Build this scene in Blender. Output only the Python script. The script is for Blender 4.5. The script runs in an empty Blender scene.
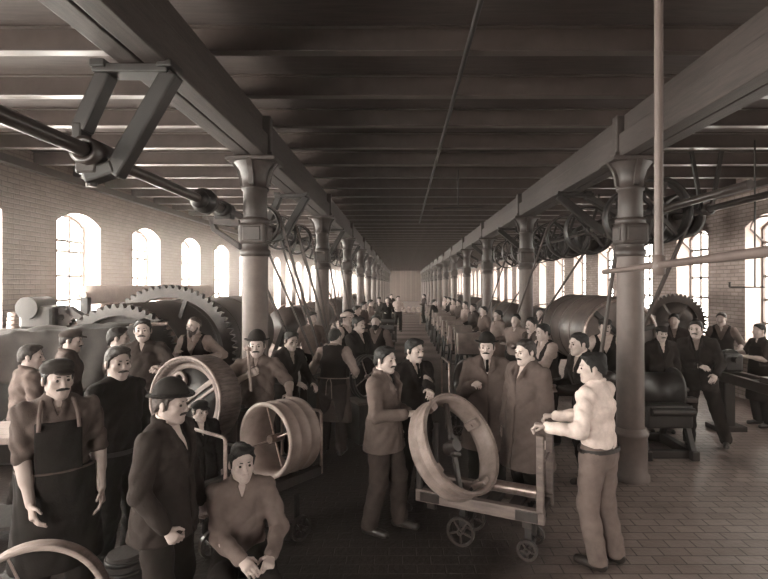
import bpy, bmesh, math, random
import numpy as np
from mathutils import Vector, Matrix, Euler

random.seed(7)
scene = bpy.context.scene
col = scene.collection
PI = math.pi
R = math.radians

# ------------------------------------------------------------------ materials
def lin(c):
    return c / 12.92 if c <= 0.04045 else ((c + 0.055) / 1.055) ** 2.4

def tone(v, warm=1.0):
    """sepia-toned pigment for a display grey v (everything in the print is brown-toned)"""
    g = 1.0 - 0.165 * warm * (1.0 - 0.60 * v)
    b = 1.0 - 0.215 * warm * (1.0 - 0.55 * v)
    return (lin(min(1, v)), lin(v * g), lin(v * b), 1.0)

_mats = {}
def mat(name, v, rough=0.8, metal=0.0, var=0.18, scale=6.0, bump=0.0, bscale=60.0, spec=0.5, stretch=None, warm=1.0):
    if name in _mats:
        return _mats[name]
    m = bpy.data.materials.new(name)
    m.use_nodes = True
    nt = m.node_tree
    N, L = nt.nodes, nt.links
    bs = N['Principled BSDF']
    bs.inputs['Roughness'].default_value = rough
    bs.inputs['Metallic'].default_value = metal
    bs.inputs['Specular IOR Level'].default_value = spec
    tc = N.new('ShaderNodeTexCoord')
    mp = N.new('ShaderNodeMapping')
    if stretch:
        mp.inputs['Scale'].default_value = stretch
    L.new(tc.outputs['Object'], mp.inputs['Vector'])
    nz = N.new('ShaderNodeTexNoise')
    nz.inputs['Scale'].default_value = scale
    nz.inputs['Detail'].default_value = 5
    nz.inputs['Roughness'].default_value = 0.65
    L.new(mp.outputs['Vector'], nz.inputs['Vector'])
    rp = N.new('ShaderNodeValToRGB')
    rp.color_ramp.elements[0].position = 0.3
    rp.color_ramp.elements[1].position = 0.7
    rp.color_ramp.elements[0].color = tone(v * (1 - var), warm)
    rp.color_ramp.elements[1].color = tone(min(1, v * (1 + var)), warm)
    L.new(nz.outputs['Fac'], rp.inputs['Fac'])
    L.new(rp.outputs['Color'], bs.inputs['Base Color'])
    if bump > 0:
        n2 = N.new('ShaderNodeTexNoise')
        n2.inputs['Scale'].default_value = bscale
        n2.inputs['Detail'].default_value = 4
        L.new(mp.outputs['Vector'], n2.inputs['Vector'])
        bp = N.new('ShaderNodeBump')
        bp.inputs['Strength'].default_value = bump
        bp.inputs['Distance'].default_value = 0.01
        L.new(n2.outputs['Fac'], bp.inputs['Height'])
        L.new(bp.outputs['Normal'], bs.inputs['Normal'])
    _mats[name] = m
    return m

def brick_mat(name, v1, v2, vm, bw, bh, axes, mortar=0.012, bump=0.5, rough=0.85, dirt=0.25, spec=0.4):
    m = bpy.data.materials.new(name)
    m.use_nodes = True
    nt = m.node_tree
    N, L = nt.nodes, nt.links
    bs = N['Principled BSDF']
    bs.inputs['Roughness'].default_value = rough
    bs.inputs['Specular IOR Level'].default_value = spec
    tc = N.new('ShaderNodeTexCoord')
    sp = N.new('ShaderNodeSeparateXYZ')
    L.new(tc.outputs['Object'], sp.inputs[0])
    cb = N.new('ShaderNodeCombineXYZ')
    L.new(sp.outputs[axes[0]], cb.inputs[0])
    L.new(sp.outputs[axes[1]], cb.inputs[1])
    br = N.new('ShaderNodeTexBrick')
    br.inputs['Scale'].default_value = 1.0
    br.inputs['Brick Width'].default_value = bw
    br.inputs['Row Height'].default_value = bh
    br.inputs['Mortar Size'].default_value = mortar
    br.inputs['Mortar Smooth'].default_value = 0.3
    br.inputs['Bias'].default_value = 0.0
    br.inputs['Color1'].default_value = tone(v1)
    br.inputs['Color2'].default_value = tone(v2)
    br.inputs['Mortar'].default_value = tone(vm)
    L.new(cb.outputs[0], br.inputs['Vector'])
    nz = N.new('ShaderNodeTexNoise')
    nz.inputs['Scale'].default_value = 1.6
    nz.inputs['Detail'].default_value = 7
    nz.inputs['Roughness'].default_value = 0.7
    L.new(tc.outputs['Object'], nz.inputs['Vector'])
    rp = N.new('ShaderNodeValToRGB')
    rp.color_ramp.elements[0].position = 0.3
    rp.color_ramp.elements[1].position = 0.7
    k = 1 - dirt
    rp.color_ramp.elements[0].color = (k, k, k, 1)
    rp.color_ramp.elements[1].color = (1, 1, 1, 1)
    L.new(nz.outputs['Fac'], rp.inputs['Fac'])
    mx = N.new('ShaderNodeMix')
    mx.data_type = 'RGBA'
    mx.blend_type = 'MULTIPLY'
    mx.inputs[0].default_value = 1.0
    L.new(br.outputs['Color'], mx.inputs[6])
    L.new(rp.outputs['Color'], mx.inputs[7])
    L.new(mx.outputs[2], bs.inputs['Base Color'])
    bp = N.new('ShaderNodeBump')
    bp.inputs['Strength'].default_value = bump
    bp.inputs['Distance'].default_value = 0.008
    inv = N.new('ShaderNodeMath')
    inv.operation = 'SUBTRACT'
    inv.inputs[0].default_value = 1.0
    L.new(br.outputs['Fac'], inv.inputs[1])
    ad = N.new('ShaderNodeMath')
    ad.operation = 'ADD'
    n3 = N.new('ShaderNodeTexNoise')
    n3.inputs['Scale'].default_value = 25
    L.new(tc.outputs['Object'], n3.inputs['Vector'])
    L.new(inv.outputs[0], ad.inputs[0])
    L.new(n3.outputs['Fac'], ad.inputs[1])
    L.new(ad.outputs[0], bp.inputs['Height'])
    L.new(bp.outputs['Normal'], bs.inputs['Normal'])
    return m

# ------------------------------------------------------------------ mesh builder
def frame_of(d):
    d = Vector(d).normalized()
    a = Vector((0, 0, 1)) if abs(d.z) < 0.9 else Vector((1, 0, 0))
    u = d.cross(a).normalized()
    return u, d.cross(u).normalized(), d

class MB:
    def __init__(s):
        s.v, s.f, s.sm = [], [], []
    def add(s, vs, fs, smooth=False):
        b = len(s.v)
        s.v += [tuple(p) for p in vs]
        s.f += [tuple(b + i for i in f) for f in fs]
        s.sm += [smooth] * len(fs)
        return s
    def box(s, c, size, rz=0, rot=None, bev=0.0):
        hx, hy, hz = [q / 2 for q in size]
        M = rot if rot is not None else Matrix.Rotation(rz, 3, 'Z')
        c = Vector(c)
        b = min(bev, hx * 0.9, hy * 0.9, hz * 0.9)
        if b <= 0:
            vs = [c + M @ Vector((x * hx, y * hy, z * hz)) for z in (-1, 1) for y in (-1, 1) for x in (-1, 1)]
            return s.add(vs, [(0, 2, 3, 1), (4, 5, 7, 6), (0, 1, 5, 4), (2, 6, 7, 3), (0, 4, 6, 2), (1, 3, 7, 5)])
        bm = bmesh.new()
        bmesh.ops.create_cube(bm, size=1.0)
        for v in bm.verts:
            v.co = Vector((v.co.x * 2 * hx, v.co.y * 2 * hy, v.co.z * 2 * hz))
        bmesh.ops.bevel(bm, geom=list(bm.edges), offset=b, segments=2, affect='EDGES', profile=0.5)
        bm.verts.index_update()
        vs = [c + M @ v.co for v in bm.verts]
        fs = [[v.index for v in f.verts] for f in bm.faces]
        bm.free()
        return s.add(vs, fs)
    def bar(s, p0, p1, w, h, up=(0, 0, 1), bev=0.0):
        """box beam from p0 to p1; w across, h along up"""
        p0, p1 = Vector(p0), Vector(p1)
        d = (p1 - p0)
        ln = d.length
        d.normalize()
        up = Vector(up)
        x = d.cross(up)
        if x.length < 1e-4:
            x = d.cross(Vector((1, 0, 0)))
        x.normalize()
        z = x.cross(d).normalized()
        M = Matrix((x, d, z)).transposed()
        return s.box((p0 + p1) / 2, (w, ln, h), rot=M, bev=bev)
    def cyl(s, p0, p1, r0, r1=None, seg=16, caps=True):
        r1 = r0 if r1 is None else r1
        p0, p1 = Vector(p0), Vector(p1)
        u, w, d = frame_of(p1 - p0)
        vs = []
        for p, r in ((p0, r0), (p1, r1)):
            for i in range(seg):
                a = 2 * PI * i / seg
                vs.append(p + (u * math.cos(a) + w * math.sin(a)) * r)
        s.add(vs, [(i, (i + 1) % seg, seg + (i + 1) % seg, seg + i) for i in range(seg)], True)
        if caps:
            s.add(vs[:seg], [tuple(reversed(range(seg)))])
            s.add(vs[seg:], [tuple(range(seg))])
        return s
    def tube(s, pts, r, seg=8, caps=True, closed=False):
        pts = [Vector(p) for p in pts]
        n = len(pts)
        vs = []
        pu = None
        for i, p in enumerate(pts):
            a = pts[(i - 1) % n] if (closed or i > 0) else p
            b = pts[(i + 1) % n] if (closed or i < n - 1) else p
            u, w, d = frame_of(b - a)
            if pu is not None:
                u = (pu - d * pu.dot(d)).normalized()
                w = d.cross(u)
            pu = u
            rr = r[i] if isinstance(r, (list, tuple)) else r
            for k in range(seg):
                t = 2 * PI * k / seg
                vs.append(p + (u * math.cos(t) + w * math.sin(t)) * rr)
        fs = []
        for i in range(n if closed else n - 1):
            j = (i + 1) % n
            for k in range(seg):
                q = (k + 1) % seg
                fs.append((i * seg + k, i * seg + q, j * seg + q, j * seg + k))
        s.add(vs, fs, True)
        if caps and not closed:
            s.add(vs[:seg], [tuple(reversed(range(seg)))])
            s.add(vs[-seg:], [tuple(range(seg))])
        return s
    def lathe(s, prof, o=(0, 0, 0), axis=(0, 0, 1), seg=32, closed=False, smooth=True):
        """prof: list of (radius, height); closed joins last to first (a solid ring)"""
        o = Vector(o)
        u, w, d = frame_of(axis)
        n = len(prof)
        vs = []
        for r, h in prof:
            for i in range(seg):
                a = 2 * PI * i / seg
                vs.append(o + d * h + (u * math.cos(a) + w * math.sin(a)) * r)
        fs = []
        for j in range(n if closed else n - 1):
            k = (j + 1) % n
            for i in range(seg):
                q = (i + 1) % seg
                fs.append((j * seg + i, j * seg + q, k * seg + q, k * seg + i))
        s.add(vs, fs, smooth)
        if not closed:
            if prof[0][0] > 1e-4:
                s.add(vs[:seg], [tuple(reversed(range(seg)))])
            if prof[-1][0] > 1e-4:
                s.add(vs[-seg:], [tuple(range(seg))])
        return s
    def prism(s, poly, o, ex, ey, depth):
        """polygon (list of 2d) in plane ex,ey, extruded along ex x ey by depth (centred)"""
        o, ex, ey = Vector(o), Vector(ex).normalized(), Vector(ey).normalized()
        ez = ex.cross(ey)
        n = len(poly)
        a = [o + ex * p[0] + ey * p[1] - ez * depth / 2 for p in poly]
        b = [o + ex * p[0] + ey * p[1] + ez * depth / 2 for p in poly]
        s.add(a + b, [tuple(reversed(range(n))), tuple(range(n, 2 * n))] +
              [(i, (i + 1) % n, n + (i + 1) % n, n + i) for i in range(n)])
        return s
    def gear(s, o, axis, r_in, r_out, width, teeth, th):
        """toothed ring"""
        o = Vector(o)
        u, w, d = frame_of(axis)
        seg = teeth * 4
        ring = []
        for i in range(seg):
            a = 2 * PI * i / seg
            rr = r_out + (th if i % 4 in (1, 2) else 0)
            ring.append((a, rr))
        vs = []
        for hh in (-width / 2, width / 2):
            for (a, rr) in ring:
                e = u * math.cos(a) + w * math.sin(a)
                vs.append(o + d * hh + e * rr)
            for (a, rr) in ring:
                e = u * math.cos(a) + w * math.sin(a)
                vs.append(o + d * hh + e * r_in)
        fs = []
        S = seg
        for i in range(S):
            q = (i + 1) % S
            fs.append((i, q, 2 * S + q, 2 * S + i))
            fs.append((S + q, S + i, 3 * S + i, 3 * S + q))
            fs.append((q, i, S + i, S + q))
            fs.append((2 * S + i, 2 * S + q, 3 * S + q, 3 * S + i))
        return s.add(vs, fs)
    def build(s, name, m, parent=None, loc=None):
        me = bpy.data.meshes.new(name)
        me.from_pydata(s.v, [], s.f)
        me.polygons.foreach_set('use_smooth', s.sm)
        bm = bmesh.new()
        bm.from_mesh(me)
        bmesh.ops.recalc_face_normals(bm, faces=list(bm.faces))
        bm.to_mesh(me)
        bm.free()
        me.materials.append(m)
        o = bpy.data.objects.new(name, me)
        col.objects.link(o)
        if parent is not None:
            o.parent = parent
        if loc is not None:
            o.location = loc
        return o

def tag(o, label=None, cat=None, group=None, kind=None):
    if label: o['label'] = label
    if cat: o['category'] = cat
    if group: o['group'] = group
    if kind: o['kind'] = kind
    return o

def thing(name, label, cat, loc=(0, 0, 0), rz=0, group=None, rot=None, kind=None):
    o = bpy.data.objects.new(name, None)
    col.objects.link(o)
    o.location = loc
    o.rotation_euler = rot if rot is not None else (0, 0, rz)
    o.empty_display_size = 0.1
    return tag(o, label, cat, group, kind)

def dup(root, loc=None, rz=None, label=None):
    r = root.copy()
    col.objects.link(r)
    if loc is not None: r.location = loc
    if rz is not None: r.rotation_euler = (0, 0, rz)
    if label: r['label'] = label
    for ch in list(root.children):
        c = ch.copy()
        col.objects.link(c)
        c.parent = r
        for g in list(ch.children):
            e = g.copy()
            col.objects.link(e)
            e.parent = c
    return r

# ------------------------------------------------------------------ implicit surfaces (bodies and clothes)
class SDF:
    def __init__(s, lo, hi, h):
        s.h = h
        s.lo = np.array(lo, dtype=np.float64) - 2 * h
        n = np.ceil((np.array(hi) + 2 * h - s.lo) / h).astype(int) + 1
        s.n = n
        s.F = np.full(tuple(n), 0.25, dtype=np.float32)
    def sub(s, lo, hi):
        a = np.clip(np.floor((np.array(lo) - s.lo) / s.h).astype(int), 0, s.n - 1)
        b = np.clip(np.ceil((np.array(hi) - s.lo) / s.h).astype(int) + 1, a + 1, s.n)
        sl = tuple(slice(a[i], b[i]) for i in range(3))
        g = [(s.lo[i] + s.h * np.arange(a[i], b[i])).astype(np.float32) for i in range(3)]
        return sl, g[0][:, None, None], g[1][None, :, None], g[2][None, None, :]
    def put(s, sl, d, k, op):
        A = s.F[sl]
        if op == 'u':
            if k > 0:
                h = np.maximum(k - np.abs(A - d), 0) / k
                s.F[sl] = np.minimum(A, d) - h * h * k * 0.25
            else:
                s.F[sl] = np.minimum(A, d)
        elif op == 's':
            d = -d
            if k > 0:
                h = np.maximum(k - np.abs(A - d), 0) / k
                s.F[sl] = np.maximum(A, d) + h * h * k * 0.25
            else:
                s.F[sl] = np.maximum(A, d)
    def cone(s, a, b, ra, rb, k=0.02, op='u', lat=None, q=1.0):
        """tapered capsule a-b; with lat (unit vector) the section is an ellipse: radius r along lat, r/q across it"""
        a = np.array(a, dtype=np.float32)
        b = np.array(b, dtype=np.float32)
        m = max(ra, rb) + max(0.05, k) 
        lo = np.minimum(a, b) - m
        hi = np.maximum(a, b) + m
        if (hi < s.lo).any() or (lo > s.lo + s.h * s.n).any():
            return s
        sl, X, Y, Z = s.sub(lo, hi)
        px, py, pz = X - a[0], Y - a[1], Z - a[2]
        ab = b - a
        L2 = float(ab @ ab)
        if L2 < 1e-10:
            t = np.zeros((1, 1, 1), dtype=np.float32)
        else:
            t = np.clip((px * ab[0] + py * ab[1] + pz * ab[2]) / L2, 0, 1)
        dx, dy, dz = px - t * ab[0], py - t * ab[1], pz - t * ab[2]
        r = ra + (rb - ra) * t
        if lat is not None:
            e = np.array(lat, dtype=np.float32)
            l = dx * e[0] + dy * e[1] + dz * e[2]
            d2 = dx * dx + dy * dy + dz * dz - l * l
            d = np.sqrt(np.maximum(l * l + d2 * (q * q), 1e-12)) - r
            d = d / (0.5 + 0.5 * q)
        else:
            d = np.sqrt(dx * dx + dy * dy + dz * dz) - r
        s.put(sl, d.astype(np.float32), k, op)
        return s
    def ell(s, c, r, M=None, k=0.015, op='u'):
        c = np.array(c, dtype=np.float32)
        mr = max(r)
        m = mr + max(0.04, k)
        if (c + m < s.lo).any() or (c - m > s.lo + s.h * s.n).any():
            return s
        sl, X, Y, Z = s.sub(c - m, c + m)
        px, py, pz = X - c[0], Y - c[1], Z - c[2]
        if M is not None:
            A = np.array(M, dtype=np.float32)   # columns = local axes in world
            qx = px * A[0, 0] + py * A[1, 0] + pz * A[2, 0]
            qy = px * A[0, 1] + py * A[1, 1] + pz * A[2, 1]
            qz = px * A[0, 2] + py * A[1, 2] + pz * A[2, 2]
        else:
            qx, qy, qz = px, py, pz
        k0 = np.sqrt((qx / r[0]) ** 2 + (qy / r[1]) ** 2 + (qz / r[2]) ** 2)
        k1 = np.sqrt((qx / r[0] ** 2) ** 2 + (qy / r[1] ** 2) ** 2 + (qz / r[2] ** 2) ** 2)
        d = k0 * (k0 - 1) / np.maximum(k1, 1e-6)
        s.put(sl, d.astype(np.float32), k, op)
        return s
    def grid(s):
        g = [(s.lo[i] + s.h * np.arange(s.n[i])).astype(np.float32) for i in range(3)]
        return g[0][:, None, None], g[1][None, :, None], g[2][None, None, :]
    def cut(s, nrm, c):
        """keep the side where p.nrm >= c"""
        X, Y, Z = s.grid()
        d = c - (X * nrm[0] + Y * nrm[1] + Z * nrm[2])
        s.F = np.maximum(s.F, d.astype(np.float32))
        return s
    def carve(s, fn):
        X, Y, Z = s.grid()
        s.F = np.maximum(s.F, np.broadcast_to(fn(X, Y, Z), s.F.shape).astype(np.float32))
        return s
    def wrinkle(s, amp, seed=0, fz=26.0):
        X, Y, Z = s.grid()
        p = seed * 1.7
        w = (1 - 2.2 * np.abs(np.sin(0.9 * fz * Z + 2.6 * np.sin(11 * X + p) + 2.2 * np.sin(13 * Y + 2 * p)))) * 0.42
        w = w + (1 - 2.2 * np.abs(np.sin(21 * X + 13 * Y - 16 * Z + 1.8 * np.sin(12 * Z + p)))) * 0.34
        w = w + np.sin(-47 * X + 33 * Y + 39 * Z + 2.2 * np.sin(17 * X + 9 * Z - p)) * 0.22
        s.F = s.F + (amp * w).astype(np.float32)
        return s
    def mesh(s, name, m, parent=None, smooth=1):
        F = s.F
        ins = F < 0
        if not ins.any():
            return None
        F[0], F[-1], F[:, 0], F[:, -1], F[:, :, 0], F[:, :, -1] = 1, 1, 1, 1, 1, 1
        ins = F < 0
        nx, ny, nz = F.shape
        c = [ins[i:nx - 1 + i, j:ny - 1 + j, k:nz - 1 + k] for i in (0, 1) for j in (0, 1) for k in (0, 1)]
        sm = np.zeros((nx - 1, ny - 1, nz - 1), dtype=np.uint8)
        for q in c:
            sm += q
        act = (sm > 0) & (sm < 8)
        idx = np.argwhere(act)
        nv = len(idx)
        vid = np.full(act.shape, -1, dtype=np.int64)
        vid[act] = np.arange(nv)
        offs = np.array([(i, j, k) for i in (0, 1) for j in (0, 1) for k in (0, 1)])
        val = np.stack([F[idx[:, 0] + o[0], idx[:, 1] + o[1], idx[:, 2] + o[2]] for o in offs], 1)
        acc = np.zeros((nv, 3))
        cnt = np.zeros(nv)
        for a in range(8):
            for b in range(a + 1, 8):
                if abs(offs[a] - offs[b]).sum() != 1:
                    continue
                va, vb = val[:, a], val[:, b]
                cr = (va < 0) != (vb < 0)
                t = np.where(cr, va / np.where(cr, va - vb, 1), 0)
                pt = offs[a][None, :] + t[:, None] * (offs[b] - offs[a])[None, :]
                acc += np.where(cr[:, None], pt, 0)
                cnt += cr
        P = s.lo + s.h * (idx + acc / cnt[:, None])
        quads = []
        for ax in range(3):
            sa = [slice(1, -1)] * 3
            sa[ax] = slice(0, -1)
            sb = [slice(1, -1)] * 3
            sb[ax] = slice(1, None)
            A, B = ins[tuple(sa)], ins[tuple(sb)]
            e = np.argwhere(A != B)
            if not len(e):
                continue
            base = e + 1
            base[:, ax] -= 1
            u, v = [(1, 2), (2, 0), (0, 1)][ax]
            def at(du, dv):
                q = base.copy()
                q[:, u] -= du
                q[:, v] -= dv
                return vid[q[:, 0], q[:, 1], q[:, 2]]
            Q = np.stack([at(1, 1), at(0, 1), at(0, 0), at(1, 0)], 1)
            fl = ~A[e[:, 0], e[:, 1], e[:, 2]]
            Q[fl] = Q[fl][:, ::-1]
            quads.append(Q)
        Q = np.concatenate(quads)
        Q = Q[(Q >= 0).all(1)]
        for _ in range(smooth):
            S = np.zeros_like(P)
            C = np.zeros(len(P))
            for i in range(4):
                j = (i + 1) % 4
                for ax in range(3):
                    S[:, ax] += np.bincount(Q[:, i], weights=P[Q[:, j], ax], minlength=len(P))
                    S[:, ax] += np.bincount(Q[:, j], weights=P[Q[:, i], ax], minlength=len(P))
                C += np.bincount(Q[:, i], minlength=len(P)) + np.bincount(Q[:, j], minlength=len(P))
            P = P * 0.5 + 0.5 * S / np.maximum(C, 1)[:, None]
        me = bpy.data.meshes.new(name)
        me.vertices.add(len(P))
        me.vertices.foreach_set('co', P.astype(np.float32).ravel())
        me.loops.add(Q.size)
        me.loops.foreach_set('vertex_index', Q.astype(np.int32).ravel())
        me.polygons.add(len(Q))
        me.polygons.foreach_set('loop_start', np.arange(0, Q.size, 4, dtype=np.int32))
        me.update(calc_edges=True)
        me.polygons.foreach_set('use_smooth', np.ones(len(Q), dtype=bool))
        me.materials.append(m)
        o = bpy.data.objects.new(name, me)
        col.objects.link(o)
        if parent is not None:
            o.parent = parent
        return o
# ------------------------------------------------------------------ people
PEOPLE = 'people in the factory hall'
def V(*a): return Vector(a)

def rotx(a): return Matrix.Rotation(a, 3, 'X')
def rotz(a): return Matrix.Rotation(a, 3, 'Z')

def ik(S, T, l1, l2, pole):
    d = T - S
    L = d.length
    mx = (l1 + l2) * 0.995
    if L > mx:
        d = d * (mx / L)
        L = mx
    u = d / L
    x = (l1 * l1 - l2 * l2 + L * L) / (2 * L)
    h = math.sqrt(max(l1 * l1 - x * x, 0))
    w = pole - u * pole.dot(u)
    w.normalize()
    return S + u * x + w * h, S + d

def skin_mat(v): return mat('skin_%02d' % int(v * 100), min(0.8, v + 0.07), rough=0.55, var=0.05, scale=9, warm=0.95, spec=0.35)
def dk(v):
    return v * (1 - 0.5 * max(0.0, 1 - v / 0.5))
def cloth_mat(v):
    v_ = dk(v)
    return mat('cloth_%02d' % int(v * 100), v_, rough=0.92, var=0.10, scale=7, bump=0.25, bscale=160, spec=0.2)
def hair_mat(v): return mat('hair_%02d' % int(v * 100), dk(v), rough=0.6, var=0.3, scale=50, bump=0.5, bscale=220, spec=0.4)
def felt_mat(v): return mat('felt_%02d' % int(v * 100), dk(v), rough=0.85, var=0.08, scale=12, spec=0.25)
def shoe_mat(): return mat('shoe_leather', 0.16, rough=0.35, var=0.2, scale=12)

def person(label, x, y, H=1.70, yaw=0, z=0.0, lean=0, lat=0, twist=0, head=(0, 0), L=None, RH=None, pose='stand', feet=None,
           top='jacket', tv=0.22, under=0.8, trousers=0.2, apron=None, vest=None, sleeves='long', hat=None, hv=0.16,
           hair=0.15, bald=False, mous=True, beard=None, skin=0.62, tie=None, vox=None, seat=0.45, curl=(0.35, 0.35),
           pelvis=None, elbowL=None, elbowR=None, longhair=False, fat=1.0, seed=None, fist=(None, None)):
    """one person; local frame faces -Y, +X is the person's own left side; yaw 90 faces +X"""
    s = H / 1.70
    dist = math.hypot(x, y)
    if vox is None:
        vox = 0.0062 if dist < 4.9 else 0.0075 if dist < 6.3 else 0.0095 if dist < 9 else 0.013 if dist < 13 else 0.018
    near = vox < 0.01
    cv = vox * 1.35
    if seed is None:
        seed = int(abs(x * 37 + y * 91)) % 50
    root = thing('person', label, 'person', (x, y, z), R(yaw), PEOPLE)
    root.scale = (s, s, s)
    Rw = rotz(-R(yaw))
    def loc(t):
        if t is None: return None
        if t[0] == 'w':
            return Rw @ (Vector(t[1:]) - Vector((x, y, z))) / s
        return Vector(t)
    # --- skeleton
    if pose == 'sit':
        P = V(0, 0, seat / s + 0.09)
    elif pose == 'kneel':
        P = V(0, 0.02, 0.55)
    else:
        P = V(0, 0, 0.93)
    if pelvis is not None: P = Vector(pelvis)
    Rt = rotz(R(twist)) @ Matrix.Rotation(R(lat), 3, 'Y') @ rotx(R(lean))
    def T(a, b, c): return P + Rt @ V(a, b, c)
    lx = Rt @ V(1, 0, 0)
    C = T(0, 0, 0.35)
    Nk = T(0, 0.012, 0.525)
    SH = {1: T(0.172 * fat ** 0.5, 0.008, 0.448), -1: T(-0.172 * fat ** 0.5, 0.008, 0.448)}
    Rh = rotz(R(head[0])) @ rotx(R(head[1]))
    Hc = Nk + Rt @ V(0, -0.012, 0.05) + Rh @ V(0, -0.01, 0.078)
    def Hd(a, b, c): return Hc + Rh @ V(a, b, c)
    # arms
    arm = {}
    for sd, tg, el in ((1, L, elbowL), (-1, RH, elbowR)):
        t = loc(tg) if tg is not None else V(0.275 * sd, -0.05, P.z - 0.17)
        S = SH[sd]
        dd = (t - S)
        Wt = t - dd.normalized() * 0.06
        pole = Vector(el) if el is not None else V(0.55 * sd, 0.75, -0.45)
        E, W = ik(S, Wt, 0.285, 0.255, pole)
        arm[sd] = (S, E, W, t)
    # legs
    leg = {}
    ff = feet or {'sit': ((0.15, -0.45), (-0.15, -0.43)), 'kneel': ((0.14, -0.34), (-0.13, 0.38)), 'stride': ((0.10, -0.26), (-0.10, 0.24))}.get(pose, ((0.125, 0.0), (-0.125, 0.02)))
    for sd, f in ((1, ff[0]), (-1, ff[1])):
        Hp = P + V(0.09 * sd, 0, -0.03)
        fz = f[2] if len(f) > 2 else 0.085
        A0 = V(f[0], f[1] + 0.02, fz)
        K, A = ik(Hp, A0, 0.418, 0.408, V(0.12 * sd, -1, 0.25 if pose in ('sit', 'kneel') else 0.0))
        leg[sd] = (Hp, K, A)
    pts = [P, C, Nk, Hd(0, 0, 0.16)]
    for d_ in (arm, leg):
        for sd in d_:
            pts += list(d_[sd])
    pts = np.array([list(p) for p in pts])
    lo, hi = pts.min(0) - 0.20, pts.max(0) + 0.20
    lo[2] = -0.02

    def torso(g, inf, k=0.04, low=True):
        q = 1.42
        f = fat
        g.cone(T(0, 0, -0.03), T(0, 0, 0.13), (0.158 + inf) , 0.142 * f + inf, k, lat=lx, q=q)
        g.cone(T(0, -0.012 * f, 0.13), T(0, -0.005, 0.34), 0.142 * f + inf, 0.165 * f ** 0.5 + inf, k, lat=lx, q=q / f ** 0.5)
        g.cone(T(0, 0, 0.34), T(0, 0.01, 0.45), 0.165 * f ** 0.5 + inf, 0.115 + inf, k, lat=lx, q=q)
        for sd in (1, -1):
            g.cone(T(0, 0.014, 0.482), SH[sd] + Rt @ V(-0.025 * sd, 0, 0.0), 0.052 + inf * 0.7, 0.052 + inf * 0.8, k)
    def arms(g, r, end=1.0, k=0.03):
        """r: shoulder, elbow, wrist radii; end: 1 = to the wrist, 0.5 = to the elbow"""
        for sd in (1, -1):
            S, E, W, t = arm[sd]
            if end >= 0.5:
                g.cone(S, E, r[0], r[1], k)
            else:
                g.cone(S, S + (E - S) * end * 2, r[0], r[1], k)
            if end > 0.5:
                e = (end - 0.5) * 2
                g.cone(E, E + (W - E) * e, r[1], r[1] + (r[2] - r[1]) * e, k)
    def legs(g, r, k=0.03, end=1.0):
        for sd in (1, -1):
            Hp, K, A = leg[sd]
            g.cone(Hp, K, r[0], r[1], k)
            g.cone(K, K + (A - K) * end, r[1], r[2], k)

    # --- body: one continuous surface
    g = SDF(lo, hi, vox)
    torso(g, 0.0)
    arms(g, (0.05, 0.040, 0.027), 1.0, 0.02)
    for sd in (1, -1):
        S, E, W, t = arm[sd]
        g.cone(E + (W - E) * 0.08, E + (W - E) * 0.45, 0.042, 0.039, 0.02)
    legs(g, (0.085, 0.056, 0.042))
    for sd in (1, -1):
        A = leg[sd][2]
        g.cone(A + V(0, 0.03, -0.045), A + V(0.01 * sd, -0.15, -0.055), 0.036, 0.028, 0.02)
    g.cone(Nk, Hd(0, 0.012, -0.03), 0.058, 0.056, 0.03)
    # head
    M = Rh
    g.ell(Hd(0, 0.014, 0.032), (0.075, 0.096, 0.084), M, 0.01)
    g.ell(Hd(0, -0.03, -0.028), (0.063, 0.062, 0.084), M, 0.02)
    for sd in (1, -1):
        g.cone(Hd(0.047 * sd, 0.0, -0.055), Hd(0.016 * sd, -0.068, -0.098), 0.022, 0.021, 0.025)
        g.ell(Hd(0.045 * sd, -0.062, -0.022), (0.02, 0.022, 0.018), M, 0.02)
    g.cone(Hd(0, -0.072, -0.102), Hd(0, -0.078, -0.098), 0.019, 0.017, 0.02)
    if near:
        g.cone(Hd(-0.036, -0.079, 0.022), Hd(0.036, -0.079, 0.022), 0.0125, 0.0125, 0.015)
        for sd in (1, -1):
            g.ell(Hd(0.031 * sd, -0.1, 0.0), (0.018, 0.018, 0.0125), M, 0.012, 's')
        g.cone(Hd(0, -0.088, 0.014), Hd(0, -0.110, -0.030), 0.009, 0.0125, 0.008)
        for sd in (1, -1):
            g.ell(Hd(0.0105 * sd, -0.098, -0.034), (0.010, 0.012, 0.009), M, 0.008)
        g.cone(Hd(-0.016, -0.090, -0.060), Hd(0.016, -0.090, -0.060), 0.0085, 0.0085, 0.006)
        g.cone(Hd(-0.014, -0.089, -0.072), Hd(0.014, -0.089, -0.072), 0.0085, 0.0085, 0.006)
        g.cone(Hd(-0.02, -0.107, -0.066), Hd(0.02, -0.107, -0.066), 0.003, 0.003, 0.006, 's')
    else:
        g.cone(Hd(0, -0.088, 0.01), Hd(0, -0.107, -0.030), 0.011, 0.015, 0.008)
    for sd in (1, -1):
        Me = Rh @ rotz(R(22 * sd)) @ rotx(R(-10))
        g.ell(Hd(0.077 * sd, 0.014, -0.012), (0.011, 0.021, 0.033), Me, 0.008)
    # hands
    hands = {}
    for sd in (1, -1):
        S, E, W, t = arm[sd]
        d = (W - E).normalized()
        med = V(-sd, 0.15, 0)
        if tg is not None: pass
        f_ = fist[0] if sd == 1 else fist[1]
        nrm = Vector(f_) if f_ is not None else (med if d.z < -0.75 else V(-0.5 * sd, 0, -0.9))
        if f_ is not None: nrm = Rw @ nrm
        nrm = (nrm - d * nrm.dot(d)).normalized()
        side = d.cross(nrm).normalized()
        # thumb lies on the side that points forward / upward
        th = side if (side.y < 0 if abs(d.z) > 0.75 else side.z > 0) else -side
        cu = curl[0] if sd == 1 else curl[1]
        pc = W + d * 0.045
        g.cone(W + d * 0.012, W + d * 0.078, 0.031, 0.041, 0.012, lat=side, q=2.1)
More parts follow.
